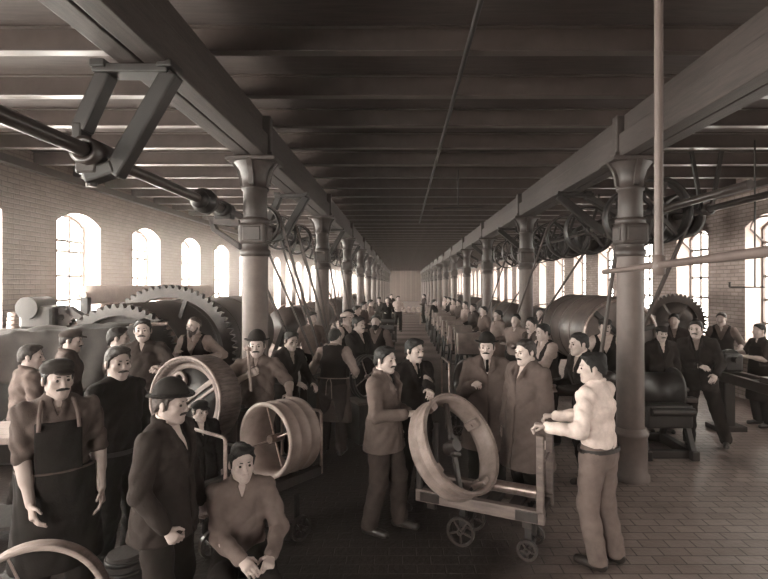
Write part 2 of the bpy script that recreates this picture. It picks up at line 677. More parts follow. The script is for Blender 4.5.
        if vox < 0.011:
            for i in range(4):
                o = (1.5 - i) * 0.0205
                ln = (0.072, 0.082, 0.077, 0.060)[i]
                b0 = W + d * (0.088 - 0.004 * abs(1.2 - i)) + th * o
                a1, a2 = cu * 1.35, cu * 2.7
                d1 = d * math.cos(a1) + nrm * math.sin(a1)
                d2 = d * math.cos(a2) + nrm * math.sin(a2)
                b1 = b0 + d1 * ln * 0.55
                b2 = b1 + d2 * ln * 0.5
                g.cone(b0 - d * 0.015, b1, 0.0098, 0.0090, 0.004)
                g.cone(b1, b2, 0.0090, 0.0075, 0.003)
            t0 = W + d * 0.022 + th * 0.022
            t1 = t0 + (d * 0.55 + th * 0.75 + nrm * 0.35).normalized() * 0.042
            t2 = t1 + (d * 0.9 + th * 0.15 + nrm * (0.25 + cu * 0.6)).normalized() * 0.034
            g.cone(t0, t1, 0.0145, 0.0105, 0.006)
            g.cone(t1, t2, 0.0105, 0.0085, 0.004)
        else:
            g.cone(W + d * 0.07, W + d * 0.13 + nrm * 0.03 * cu, 0.036, 0.026, 0.01, lat=side, q=2.3)
        hands[sd] = (W, d, nrm, th)
    g.mesh('body', skin_mat(skin), root)

    # --- eyes, brows, moustache, hair
    if near:
        for sd in (1, -1):
            b = MB()
            c = Hd(0.031 * sd, -0.0825, 0.0005)
            b.lathe([(0.0001, -0.0095), (0.0075, -0.0045), (0.0092, 0.0), (0.0075, 0.0045), (0.0001, 0.0095)], c, Rh @ V(0, 1, 0), 10)
            b.build('eye', mat('eye_dark', 0.20, rough=0.2, var=0.1), root)
        b = SDF(np.array(Hd(0, 0, 0)) - 0.13, np.array(Hd(0, 0, 0)) + 0.13, 0.0035)
        for sd in (1, -1):
            b.cone(Hd(0.017 * sd, -0.0925, 0.0245), Hd(0.032 * sd, -0.0885, 0.0255), 0.0042, 0.0042, 0.0)
            b.cone(Hd(0.032 * sd, -0.0885, 0.0255), Hd(0.046 * sd, -0.0805, 0.020), 0.0042, 0.0030, 0.0)
        b.mesh('eyebrows', hair_mat(hair), root, 0)
    hl, hh = np.array(Hd(0, 0, 0)) - 0.19, np.array(Hd(0, 0, 0)) + 0.19
    if mous and vox < 0.012:
        b = SDF(hl, hh, min(vox, 0.006))
        for sd in (1, -1):
            b.cone(Hd(0.004 * sd, -0.101, -0.049), Hd(0.034 * sd, -0.088, -0.057), 0.0105, 0.0065, 0.004)
        b.mesh('moustache', hair_mat(hair), root, 0)
    if beard is not None:
        b = SDF(hl, hh, min(vox, 0.009))
        b.cone(Hd(0, -0.074, -0.09), Hd(0, -0.078, -0.125), 0.040, 0.026, 0.02)
        for sd in (1, -1):
            b.cone(Hd(0.066 * sd, -0.005, -0.03), Hd(0.04 * sd, -0.05, -0.09), 0.014, 0.026, 0.02)
            b.cone(Hd(0.0, -0.101, -0.052), Hd(0.034 * sd, -0.085, -0.06), 0.010, 0.010, 0.01)
        b.mesh('beard', hair_mat(beard), root)
    if hair is not None:
        b = SDF(hl, hh, min(vox * 0.9, 0.012))
        b.ell(Hd(0, 0.016, 0.030), (0.0815, 0.1025, 0.0915), M, 0)
        b.ell(Hd(0, 0.055, -0.03), (0.061, 0.058, 0.060), M, 0.03)
        if not bald and hat is None:
            b.ell(Hd(0.020, -0.030, 0.092), (0.056, 0.055, 0.026), M, 0.025)
            for sd in (1, -1):
                b.ell(Hd(0.066 * sd, -0.012, 0.035), (0.018, 0.045, 0.035), M, 0.01)
        n_ = Rh @ V(0, 0.62, 0.785)
        c0 = np.array(n_) @ np.array(Hc)
        b.cut(n_, c0 + (0.035 if bald else 0.004))
        n2 = Rh @ V(0, 0, 1)
        b.cut(n2, np.array(n2) @ np.array(Hc) - 0.075)
        rx_, hcn = np.array(Rh @ V(1, 0, 0)), np.array(Hc)
        ry_, rz_ = np.array(Rh @ V(0, 1, 0)), np.array(Rh @ V(0, 0, 1))
        def comb(X, Y, Z):
            a = (X - hcn[0]) * rx_[0] + (Y - hcn[1]) * rx_[1] + (Z - hcn[2]) * rx_[2]
            u = (X - hcn[0]) * ry_[0] + (Y - hcn[1]) * ry_[1] + (Z - hcn[2]) * ry_[2]
            w = (X - hcn[0]) * rz_[0] + (Y - hcn[1]) * rz_[1] + (Z - hcn[2]) * rz_[2]
            return np.sin(150 * a + 40 * u + 6 * np.sin(30 * w + seed)) * 0.6 + np.sin(95 * u + 70 * w + 3 * np.sin(40 * a)) * 0.5
        b.F = b.F + 0.0028 * np.broadcast_to(comb(*b.grid()), b.F.shape).astype(np.float32)
        if not bald:
            b.ell(Hd(0.012, -0.098, 0.040), (0.060, 0.052, 0.040), M, 0.012, 's')
        # sideburns
        if near and not bald:
            for sd in (1, -1):
                b.cone(Hd(0.073 * sd, -0.016, 0.03), Hd(0.074 * sd, -0.012, -0.028), 0.011, 0.006, 0.006)
        if longhair:
            b.ell(Hd(0, 0.07, 0.075), (0.055, 0.05, 0.045), M, 0.02)
        b.mesh('hair', hair_mat(hair), root)
    # --- hats
    if hat:
        tilt = {'bowler': -7, 'cap': -8, 'flat_cap': -4}[hat]
        Mh = Rh @ rotx(R(tilt))
        def Hh(a, b_, c): return Hd(0, 0, 0.05) + Mh @ V(a, b_, c)
        b = SDF(hl - 0.05, hh + 0.05, min(vox * 0.9, 0.012))
        if hat == 'bowler':
            b.ell(Hh(0, 0.008, 0.012), (0.092, 0.113, 0.108), Mh, 0)
            b.ell(Hh(0, 0.008, 0.01), (0.0945, 0.1155, 0.02), Mh, 0.006)
            n_ = Mh @ V(0, 0, 1)
            c0 = np.array(n_) @ np.array(Hh(0, 0, 0))
            b.cut(n_, c0 - 0.002)
            for i in range(28):
                a0, a1 = 2 * PI * i / 28, 2 * PI * (i + 1) / 28
                def br(a, k): 
                    return Hh(math.cos(a) * (0.092 + k), 0.008 + math.sin(a) * (0.113 + k), 0.002 + 0.018 * abs(math.cos(a)) ** 2 * k / 0.035)
                b.cone(br(a0, 0.012), br(a1, 0.012), 0.0075, 0.0075, 0.004)
                b.cone(br(a0, 0.021), br(a1, 0.021), 0.0065, 0.0065, 0.004)
                b.cone(br(a0, 0.030), br(a1, 0.030), 0.0075, 0.0075, 0.004)
            b.mesh('hat', felt_mat(hv), root, 0)
        else:
            big = 1.0 if hat == 'cap' else 1.12
            b.ell(Hh(0, 0.016, 0.022), (0.093 * big, 0.115 * big, 0.052), Mh @ rotx(R(-8)), 0)
            b.ell(Hh(0, 0.016, 0.002), (0.084, 0.104, 0.035), Mh, 0.015)
            if hat == 'flat_cap':
                b.ell(Hh(0, -0.02, 0.03), (0.085, 0.1, 0.035), Mh @ rotx(R(8)), 0.02)
            n_ = Mh @ V(0, 0, 1)
            b.cut(n_, np.array(n_) @ np.array(Hh(0, 0, 0)) - 0.012)
            b.ell(Hh(0, -0.10, -0.010), (0.058, 0.05, 0.010), Mh @ rotx(R(16)), 0.006)
            b.wrinkle(0.002, seed, 40)
            b.mesh('cap', felt_mat(hv), root)

    # --- trousers and shoes
    b = SDF(lo, hi, cv)
    legs(b, (0.108, 0.083, 0.074), 0.025)
    b.cone(T(0, 0, -0.05), T(0, 0, 0.01), 0.174, 0.166 * fat, 0.03, lat=lx, q=1.4)
    if near:
        b.wrinkle(0.0070, seed, 20)
    zc = min(leg[1][2].z, leg[-1][2].z)
    if abs(leg[1][2].z - leg[-1][2].z) < 0.05:
        b.cut((0, 0, 1), zc - 0.035)
    b.mesh('trousers', cloth_mat(trousers), root)
    for sd in (1, -1):
        A = leg[sd][2]
        K = leg[sd][1]
        b = SDF(np.array(A) - 0.24, np.array(A) + 0.2, min(cv, 0.011))
        if pose == 'kneel' and sd == -1:
            b.cone(A + V(0, 0.03, -0.03), A + V(0, 0.0, -0.02), 0.045, 0.04, 0.03)
            b.cone(A + V(0, 0.04, 0.0), A + V(0, 0.06, -0.035), 0.04, 0.035, 0.03)
        else:
            dz = A.z - 0.085
            b.cone(A + V(0, 0.035, -0.042), A + V(0.012 * sd, -0.165, -0.052), 0.043, 0.036, 0.03, lat=(1, 0, 0), q=1.0)
            b.cone(A + V(0, 0.02, -0.02), A + V(0, 0.012, 0.05), 0.044, 0.046, 0.03)
            b.cut((0, 0, 1), dz + 0.002)
        b.mesh('shoe', shoe_mat(), root)

    # --- upper clothes
    end = {'long': 0.97, 'rolled': 0.56, 'short': 0.46}[sleeves]
    fr = Rt @ V(0, -1, 0)
    shirt_cols = cloth_mat(under)
    if top in ('jacket', 'overcoat', 'smock'):
        inf = {'jacket': 0.026, 'overcoat': 0.038, 'smock': 0.03}[top]
        b = SDF(lo, hi, cv)
        torso(b, inf, 0.05)
        sl = {'jacket': (0.074, 0.060, 0.047), 'overcoat': (0.083, 0.070, 0.056), 'smock': (0.078, 0.064, 0.05)}[top]
        arms(b, sl, end, 0.018)
        hem = {'jacket': -0.17, 'overcoat': -0.42, 'smock': -0.30}[top]
        fl = {'jacket': 0.022, 'overcoat': 0.06, 'smock': 0.03}[top]
        if pose not in ('sit', 'kneel'):
            b.cone(T(0, 0, 0.06), P + V(0, 0, hem - 0.05), 0.162 * fat + inf, (0.186 * fat if fat < 1.1 else 0.178 * fat) + inf + fl, 0.05, lat=lx, q=1.22)
        if near:
            b.wrinkle(0.0080, seed)
        if pose not in ('sit', 'kneel'):
            b.cut((0, 0, 1), P.z + hem)
        # collar roll round the neck
        for i in range(14):
            a0, a1 = PI * (0.5 + 1.62 * (i / 14 - 0.5)) , PI * (0.5 + 1.62 * ((i + 1) / 14 - 0.5))
            def ck(a): return Nk + Rt @ V(math.cos(a) * 0.072, math.sin(a) * 0.074 + 0.0, 0.012 + 0.018 * math.sin(a))
            b.cone(ck(a0), ck(a1), 0.019, 0.019, 0.012)
        vb = {'jacket': 0.25, 'overcoat': 0.36, 'smock': 0.44}[top]
        # the open front: a V from the top button to the neck, with lapel rolls beside it
        U = np.array(Rt @ V(0, 0, 1)); X_ = np.array(lx); Fv = np.array(fr); P_ = np.array(P)
        def vee(X, Y, Z):
            u = (X - P_[0]) * U[0] + (Y - P_[1]) * U[1] + (Z - P_[2]) * U[2]
            l = np.abs((X - P_[0]) * X_[0] + (Y - P_[1]) * X_[1] + (Z - P_[2]) * X_[2])
            f = (X - P_[0]) * Fv[0] + (Y - P_[1]) * Fv[1] + (Z - P_[2]) * Fv[2]
            w = (u - vb) * 0.25
            return np.minimum(np.minimum(w - l, f - 0.02), 0.03 + 0 * u)
        if near and top != 'smock':
            for sd in (1, -1):
                q0 = T(0.010 * sd, -0.132 * fat - inf * 0.5, vb + 0.0)
                q1 = T(0.075 * sd, -0.118 - inf * 0.6, vb + (0.515 - vb) * 0.62)
                q2 = T(0.070 * sd, -0.055, 0.525)
                b.cone(q0, q1, 0.009, 0.02, 0.012)
                b.cone(q1, q2, 0.02, 0.017, 0.012)
        b.carve(vee)
        if near and pose not in ('sit', 'kneel'):
            # front opening line below the button
            def slit(X, Y, Z):
                u = (X - P_[0]) * U[0] + (Y - P_[1]) * U[1] + (Z - P_[2]) * U[2]
                l = np.abs((X - P_[0]) * X_[0] + (Y - P_[1]) * X_[1] + (Z - P_[2]) * X_[2] - 0.012)
                f = (X - P_[0]) * Fv[0] + (Y - P_[1]) * Fv[1] + (Z - P_[2]) * Fv[2]
                return np.minimum(np.minimum(0.007 - l, f - 0.115 * fat - inf * 0.6), vb - u + 0.03)
            b.carve(slit)
        co = b.mesh({'jacket': 'jacket', 'overcoat': 'overcoat', 'smock': 'smock'}[top], cloth_mat(tv), root)
        if near:
            for i in range(3 if top != 'smock' else 4):
                u = vb - 0.02 - 0.105 * i
                if u < -0.12: break
                q = T(-0.012, 0, u)
                bb = MB()
                r_ = 0.142 * fat + inf * 1.0
                rr = (0.108 * fat + inf * 0.9) if u > 0 else 0.128 * fat + inf
                bb.lathe([(0.0001, 0.004), (0.009, 0.003), (0.011, 0.0), (0.011, -0.012)], q + fr * (rr - 0.004), fr, 10)
                bb.build('button', mat('horn_button', 0.10, rough=0.35), co)
        # shirt front and collar under it
        b = SDF(lo, hi, cv)
        torso(b, 0.008)
        b.cut(fr, float(np.array(fr) @ np.array(P)) + 0.0)
        b.cut(Rt @ V(0, 0, 1), float(U @ P_) + vb - 0.06)
        b.mesh('shirt', cloth_mat(under), root)
        if vest is None and top == 'jacket': vest = max(0.12, tv * 0.85)
        if vest is not None:
            b = SDF(lo, hi, cv)
            torso(b, 0.016)
            v0 = vb
            vb = 0.36
            b.carve(vee)
            vb = v0
            b.cut(Rt @ V(0, 0, 1), float(U @ P_) + 0.0)
            b.mesh('waistcoat', cloth_mat(vest), root)
    else:
        inf = 0.017 if top == 'shirt' else 0.022
        b = SDF(lo, hi, cv)
        torso(b, inf)
        arms(b, (0.068, 0.057, 0.040) if top == 'shirt' else (0.066, 0.054, 0.042), end, 0.02)
        if near:
            b.wrinkle(0.0120, seed)
        b.cut(Rt @ V(0, 0, 1), float(np.array(Rt @ V(0, 0, 1)) @ np.array(P)) + 0.012)
        if top == 'shirt':
            U = np.array(Rt @ V(0, 0, 1)); X_ = np.array(lx); Fv = np.array(fr); P_ = np.array(P)
            def vee(X, Y, Z):
                u = (X - P_[0]) * U[0] + (Y - P_[1]) * U[1] + (Z - P_[2]) * U[2]
                l = np.abs((X - P_[0]) * X_[0] + (Y - P_[1]) * X_[1] + (Z - P_[2]) * X_[2])
                f = (X - P_[0]) * Fv[0] + (Y - P_[1]) * Fv[1] + (Z - P_[2]) * Fv[2]
                return np.minimum((u - 0.43) * 0.3 - l, f - 0.03)
            b.carve(vee)
            for i in range(14):
                a0, a1 = PI * (0.5 + 1.7 * (i / 14 - 0.5)), PI * (0.5 + 1.7 * ((i + 1) / 14 - 0.5))
                def ck(a): return Nk + Rt @ V(math.cos(a) * 0.064, math.sin(a) * 0.066, 0.015 + 0.015 * math.sin(a))
                b.cone(ck(a0), ck(a1), 0.014, 0.014, 0.008)
        else:
            for i in range(16):
                a0, a1 = 2 * PI * i / 16, 2 * PI * (i + 1) / 16
                def ck(a): return Nk + Rt @ V(math.cos(a) * 0.064, math.sin(a) * 0.066, 0.012 + 0.01 * math.sin(a))
                b.cone(ck(a0), ck(a1), 0.014, 0.014, 0.008)
        b.mesh('shirt' if top == 'shirt' else 'jersey', cloth_mat(tv), root)
        if vest is not None:
            b = SDF(lo, hi, cv)
            torso(b, 0.030)
            for sd in (1, -1):
                b.ell(SH[sd] + Rt @ V(0.03 * sd, 0, -0.03), (0.085, 0.12, 0.12), Rt, 0.01, 's')
            U = np.array(Rt @ V(0, 0, 1)); X_ = np.array(lx); Fv = np.array(fr); P_ = np.array(P)
            def vee2(X, Y, Z):
                u = (X - P_[0]) * U[0] + (Y - P_[1]) * U[1] + (Z - P_[2]) * U[2]
                l = np.abs((X - P_[0]) * X_[0] + (Y - P_[1]) * X_[1] + (Z - P_[2]) * X_[2])
                f = (X - P_[0]) * Fv[0] + (Y - P_[1]) * Fv[1] + (Z - P_[2]) * Fv[2]
                return np.minimum((u - 0.27) * 0.42 - l, f - 0.0)
            if near:
                b.wrinkle(0.003, seed)
            b.carve(vee2)
            b.cut(Rt @ V(0, 0, 1), float(U @ P_) + 0.0)
            b.mesh('waistcoat', cloth_mat(vest), root)
    if top in ('jacket', 'overcoat') and vox < 0.011:
        # stand collar of the white shirt
        b = MB()
        ring = []
        for i in range(17):
            a = PI * 1.5 + PI * 2 * (i / 16) * 0.97 + 0.05
            ring.append(Nk + Rt @ V(math.cos(a) * 0.063, math.sin(a) * 0.066, 0.030 + 0.010 * math.sin(a)))
        vs = []
        for p in ring:
            o_ = (p - Nk)
            vs += [p + Rt @ V(0, 0, -0.022), p + Rt @ V(0, 0, 0.022)]
        n = len(ring)
        b.add(vs, [(2 * i, 2 * i + 2, 2 * i + 3, 2 * i + 1) for i in range(n - 1)], True)
        c_ = b.build('collar', cloth_mat(0.85), root)
        md = c_.modifiers.new('thick', 'SOLIDIFY')
        md.thickness = 0.006
    if tie is not None and vox < 0.011:
        b = SDF(np.array(Nk) - 0.3, np.array(Nk) + 0.2, min(cv, 0.007))
        b.cone(T(0, -0.078, 0.515), T(0, -0.088, 0.495), 0.018, 0.013, 0.004)
        b.cone(T(0, -0.092, 0.49), T(0, -0.128 * fat, 0.30), 0.014, 0.028, 0.004, lat=lx, q=2.2)
        b.mesh('necktie', cloth_mat(tie), root)
    if apron is not None:
        b = SDF(lo, hi, cv)
        b.cone(T(0, 0, 0.10), P + V(0, -0.01, -0.46), 0.212, 0.255, 0.03, lat=lx, q=1.26)
        b.cone(T(0, 0, 0.03), T(0, 0, 0.34), 0.206, 0.202, 0.04, lat=lx, q=1.30)
        if pose in ('stand', 'stride') and near:
            b.wrinkle(0.005, seed, 9)
            def pleat(X, Y, Z):
                return -9 + 0 * (X + Y + Z)
        b.cut((0, 0, 1), P.z - 0.50)
        Fv = np.array(fr)
        b.cut(fr, float(Fv @ np.array(P)) + 0.0)
        U = np.array(Rt @ V(0, 0, 1)); X_ = np.array(lx); P_ = np.array(P)
        def bib(X, Y, Z):
            u = (X - P_[0]) * U[0] + (Y - P_[1]) * U[1] + (Z - P_[2]) * U[2]
            l = np.abs((X - P_[0]) * X_[0] + (Y - P_[1]) * X_[1] + (Z - P_[2]) * X_[2])
            w = np.where(u > 0.10, 0.125, 0.5)
            return np.maximum(np.minimum(l - w, u - 0.09), u - 0.40)
        b.carve(bib)
        ap = b.mesh('apron', cloth_mat(apron), root)
        if near:
            b = MB()
            for sd in (1, -1):
                b.tube([T(0.105 * sd, -0.158, 0.36), T(0.10 * sd, -0.128, 0.45), T(0.085 * sd, -0.055, 0.515), T(0.07 * sd, 0.06, 0.53)], 0.013, 6)
            b.build('apron_strap', cloth_mat(min(0.8, apron + 0.25)), root)
            b = MB()
            ring = [T(math.cos(a) * 0.218, math.sin(a) * 0.172, 0.10) for a in [2 * PI * i / 24 for i in range(24)]]
            b.tube(ring, 0.0075, 6, closed=True)
            b.tube([T(0.01, 0.172, 0.10), T(0.035, 0.178, 0.05), T(0.04, 0.18, -0.12)], 0.006, 6)
            b.tube([T(-0.01, 0.172, 0.10), T(-0.03, 0.178, 0.04), T(-0.045, 0.18, -0.16)], 0.006, 6)
            b.build('apron_string', cloth_mat(min(0.8, apron + 0.2)), root)
    elif top in ('shirt', 'jersey') and near:
        b = MB()
        n = 28
        vs = []
        for i in range(n):
            a = 2 * PI * i / n
            for zz in (-0.008, 0.024):
                for rr in (0.0, 0.008):
                    vs.append(T(math.cos(a) * (0.188 * fat + rr), math.sin(a) * (0.145 * fat + rr), zz + 0.0))
        fs = []
        for i in range(n):
            j = (i + 1) % n
            A_, B_ = 4 * i, 4 * j
            fs += [(A_ + 1, B_ + 1, B_ + 3, A_ + 3), (A_ + 2, A_ + 3, B_ + 3, B_ + 2), (A_, A_ + 1, B_ + 1, B_), (A_, A_ + 2, B_ + 2, B_)]
        b.add(vs, fs, False)
        b.build('belt', mat('belt_leather', 0.14, rough=0.5), root)
    root['hl'] = 0
    del root['hl']
    return root, hands
# ------------------------------------------------------------------ the hall
XL, XR = -6.0, 6.75
Y0, Y1 = -6.5, 72.0
CL, CR = -1.71, 2.66           # column lines
S = 5.1
COLY = [6.06 + S * k for k in range(-2, 13)]
ZJ = 4.20                      # underside of joists
ZD = 4.42                      # underside of deck
WW, WSILL, WSPR, WRISE = 1.31, 1.12, 3.38, 0.20
TH = 0.40

m_brickL = brick_mat('painted_brick', 0.58, 0.53, 0.47, 0.24, 0.078, (1, 2), 0.010, 0.6)
m_brickR = brick_mat('bare_brick', 0.74, 0.64, 0.55, 0.24, 0.078, (1, 2), 0.010, 0.7, dirt=0.35)
m_reveal = mat('whitewashed_reveal', 0.82, rough=0.9, var=0.06)
m_deck = mat('ceiling_boards', 0.26, rough=0.75, var=0.15, scale=3, stretch=(1, 12, 1))
m_joist = mat('joist_iron_paint', 0.28, rough=0.36, var=0.12, scale=4, spec=0.6)
m_beam = mat('beam_timber', 0.22, rough=0.6, var=0.22, scale=5, stretch=(8, 0.6, 8), bump=0.15)
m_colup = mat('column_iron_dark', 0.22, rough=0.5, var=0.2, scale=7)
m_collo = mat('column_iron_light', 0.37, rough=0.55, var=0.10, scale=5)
m_iron = mat('machine_iron', 0.115, rough=0.45, var=0.25, scale=8, spec=0.5)
m_iron2 = mat('greased_iron', 0.19, rough=0.32, var=0.25, scale=9, spec=0.6)
m_steel = mat('worn_steel', 0.55, rough=0.3, metal=0.7, var=0.2, scale=14)
m_wood = mat('bench_wood', 0.34, rough=0.7, var=0.25, scale=6, stretch=(1, 1, 6), bump=0.2)
m_wood2 = mat('pale_wood', 0.58, rough=0.7, var=0.15, scale=6, stretch=(1, 6, 1), bump=0.15)
m_dwood = mat('dark_wood', 0.17, rough=0.7, var=0.25, scale=6, stretch=(6, 1, 1), bump=0.2)
m_leather = mat('belt_leather_strap', 0.24, rough=0.6, var=0.15)
m_frame = mat('window_iron', 0.34, rough=0.6, var=0.1)

def floor_material():
    m = brick_mat('paving_and_oil', 0.62, 0.55, 0.33, 0.23, 0.135, (0, 1), 0.007, 0.8, rough=0.42, dirt=0.45, spec=0.5)
    nt = m.node_tree
    N, L = nt.nodes, nt.links
    bs = N['Principled BSDF']
    src = bs.inputs['Base Color'].links[0].from_socket
    tc = N.new('ShaderNodeTexCoord')
    sp = N.new('ShaderNodeSeparateXYZ')
    L.new(tc.outputs['Object'], sp.inputs[0])
    nz = N.new('ShaderNodeTexNoise')
    nz.inputs['Scale'].default_value = 1.1
    nz.inputs['Detail'].default_value = 6
    L.new(tc.outputs['Object'], nz.inputs['Vector'])
    # oil-soaked aisle between the column rows: x from about -2.4 to 1.2
    a = N.new('ShaderNodeMath'); a.operation = 'MULTIPLY_ADD'
    a.inputs[1].default_value = 1.3; L.new(nz.outputs['Fac'], a.inputs[0]); L.new(sp.outputs[0], a.inputs[2])
    r = N.new('ShaderNodeMapRange'); r.inputs[1].default_value = 1.35; r.inputs[2].default_value = 2.35
    L.new(a.outputs[0], r.inputs[0])
    oil = N.new('ShaderNodeValToRGB')
    oil.color_ramp.elements[0].position = 0.35
    oil.color_ramp.elements[1].position = 0.75
    oil.color_ramp.elements[0].color = tone(0.15)
    oil.color_ramp.elements[1].color = tone(0.25)
    L.new(nz.outputs['Fac'], oil.inputs['Fac'])
    # bare worn boards laid across the aisle from about 15 m on
    wv = N.new('ShaderNodeTexWave'); wv.bands_direction = 'Y'; wv.inputs['Scale'].default_value = 0.16; wv.inputs['Distortion'].default_value = 1.5
    L.new(tc.outputs['Object'], wv.inputs['Vector'])
    bd = N.new('ShaderNodeValToRGB')
    bd.color_ramp.elements[0].color = tone(0.34); bd.color_ramp.elements[1].color = tone(0.62)
    L.new(wv.outputs['Fac'], bd.inputs['Fac'])
    yr = N.new('ShaderNodeMapRange'); yr.inputs[1].default_value = 14.0; yr.inputs[2].default_value = 18.0
    L.new(sp.outputs[1], yr.inputs[0])
    m2 = N.new('ShaderNodeMix'); m2.data_type = 'RGBA'
    L.new(yr.outputs[0], m2.inputs[0]); L.new(oil.outputs['Color'], m2.inputs[6]); L.new(bd.outputs['Color'], m2.inputs[7])
    mx = N.new('ShaderNodeMix'); mx.data_type = 'RGBA'
    L.new(r.outputs[0], mx.inputs[0])
    L.new(m2.outputs[2], mx.inputs[6])
    L.new(src, mx.inputs[7])
    L.new(mx.outputs[2], bs.inputs['Base Color'])
    return m

fl = MB()
fl.box(((XL + XR) / 2, (Y0 + Y1) / 2, -0.10), (XR - XL + 1.2, Y1 - Y0 + 1.2, 0.20))
tag(fl.build('floor', floor_material()), kind='structure')

def zarch(t):
    return WSPR + WRISE * (1 - (2 * t / WW) ** 2)

def side_wall(name, xi, sgn, starts, m):
    xo = xi + sgn * TH
    b, rv = MB(), MB()
    ztop = ZD + 0.1
    y = Y0
    def slab(ya, yb, za, zb):
        b.box(((xi + xo) / 2, (ya + yb) / 2, (za + zb) / 2), (TH, yb - ya, zb - za))
    for ys in starts:
        slab(y, ys, 0, ztop)
        slab(ys, ys + WW, 0, WSILL)
        n = 12
        ts = [-WW / 2 + WW * i / n for i in range(n + 1)]
        yc = ys + WW / 2
        for x_, in ((xi,), (xo,)):
            b.add([(x_, yc + t, zarch(t)) for t in ts] + [(x_, yc + t, ztop) for t in ts],
                  [(i, i + 1, n + 2 + i, n + 1 + i) for i in range(n)])
        # whitewashed reveal lining the opening
        e = 0.004
        prof = [(-WW / 2 + e, WSILL + e), (WW / 2 - e, WSILL + e)] + [(t * 0.994, zarch(t) - e) for t in reversed(ts)]
        k = len(prof)
        rv.add([(xi - sgn * 0.003, yc + p, q) for p, q in prof] + [(xo, yc + p, q) for p, q in prof],
               [(i, (i + 1) % k, k + (i + 1) % k, k + i) for i in range(k)])
        y = ys + WW
    slab(y, Y1, 0, ztop)
    w = b.build(name, m)
    tag(w, kind='structure')
    r_ = rv.build('window_reveal', m_reveal, w)
    return w

startsL = [9.04 + 2.55 * k for k in range(-5, 25)]
startsR = [11.47 + 2.55 * k for k in range(-6, 24)]
side_wall('wall_left', XL, -1, startsL, m_brickL)
side_wall('wall_right', XR, 1, startsR, m_brickR)

# glass
def glass():
    m = bpy.data.materials.new('window_glass')
    m.use_nodes = True
    nt = m.node_tree
    N, L = nt.nodes, nt.links
    N.remove(N['Principled BSDF'])
    t = N.new('ShaderNodeBsdfTransparent'); t.inputs[0].default_value = (0.96, 0.95, 0.92, 1)
    g = N.new('ShaderNodeBsdfGlossy'); g.inputs['Roughness'].default_value = 0.05
    x = N.new('ShaderNodeMixShader'); x.inputs[0].default_value = 0.06
    L.new(t.outputs[0], x.inputs[1]); L.new(g.outputs[0], x.inputs[2])
    L.new(x.outputs[0], N['Material Output'].inputs[0])
    return m
m_glass = glass()

def make_window(fan):
    b = MB()
    n = 16
    hw = WW / 2
    z0 = WSILL
    arc = [(-hw + WW * i / n, zarch(-hw + WW * i / n)) for i in range(n + 1)]
    # outer frame
    path = [(0, -hw + 0.03, z0 + 0.03)] + [(0, p * 0.955, q - 0.03) for p, q in arc] + [(0, hw - 0.03, z0 + 0.03)]
    path = [Vector(p) for p in path] + [Vector(path[0])]
    for i in range(len(path) - 1):
        b.bar(path[i], path[i + 1], 0.05, 0.06, up=(1, 0, 0))
    for yy in (-hw / 3, hw / 3):
        b.bar((0, yy, z0), (0, yy, zarch(yy)), 0.055, 0.035, up=(1, 0, 0))
    zz = z0 + 0.38
    while zz < WSPR - 0.25:
        b.bar((0, -hw, zz), (0, hw, zz), 0.052, 0.035, up=(1, 0, 0))
        zz += 0.46
    b.bar((0, -hw, WSPR - 0.30), (0, hw, WSPR - 0.30), 0.05, 0.05, up=(1, 0, 0))
    win = b.build('window_1', m_frame)
    tag(win, kind='structure')
    p = MB()
    k = [(-0.012, -hw, z0), (-0.012, hw, z0)] + [(-0.012, a, q) for a, q in reversed(arc)]
    p.add(k, [tuple(range(len(k)))])
    p.build('window_pane', m_glass, win)
    if fan:
        f = MB()
        # tilted fanlight, hinged at its transom and leaning into the hall
        pts = [(-0.46 * (q - (WSPR - 0.3)) / 0.5 , a * 0.93, WSPR - 0.28 + (q - (WSPR - 0.28)) * 0.86) for a, q in arc]
        pts = [Vector((x_ , y_, z_)) for x_, y_, z_ in pts]
        loop = [Vector((-0.02, -hw * 0.93, WSPR - 0.28))] + pts + [Vector((-0.02, hw * 0.93, WSPR - 0.28))]
        f.tube(loop, 0.018, 6)
        f.build('fanlight_frame', m_frame, win)
    return win

wp = make_window(False)
wpf = make_window(True)
cnt = 0
for side, starts, xg, rz in (('L', startsL, XL - TH + 0.05, PI), ('R', startsR, XR + TH - 0.05, 0)):
    src = wp if side == 'L' else wpf
    for i, ys in enumerate(starts):
        cnt += 1
        o = src if i == 0 else dup(src)
        o.location = (xg, ys + WW / 2, 0)
        o.rotation_euler = (0, 0, rz)
        o.name = 'window_%d' % cnt

# end walls
m_end = brick_mat('end_wall_boards', 0.52, 0.46, 0.36, 9.0, 0.35, (2, 0), 0.012, 0.3, dirt=0.15)
b = MB()
b.box(((XL + XR) / 2, Y1 + 0.2, 2.3), (XR - XL + 0.8, 0.4, 4.6))
tag(b.build('wall_far', m_end), kind='structure')
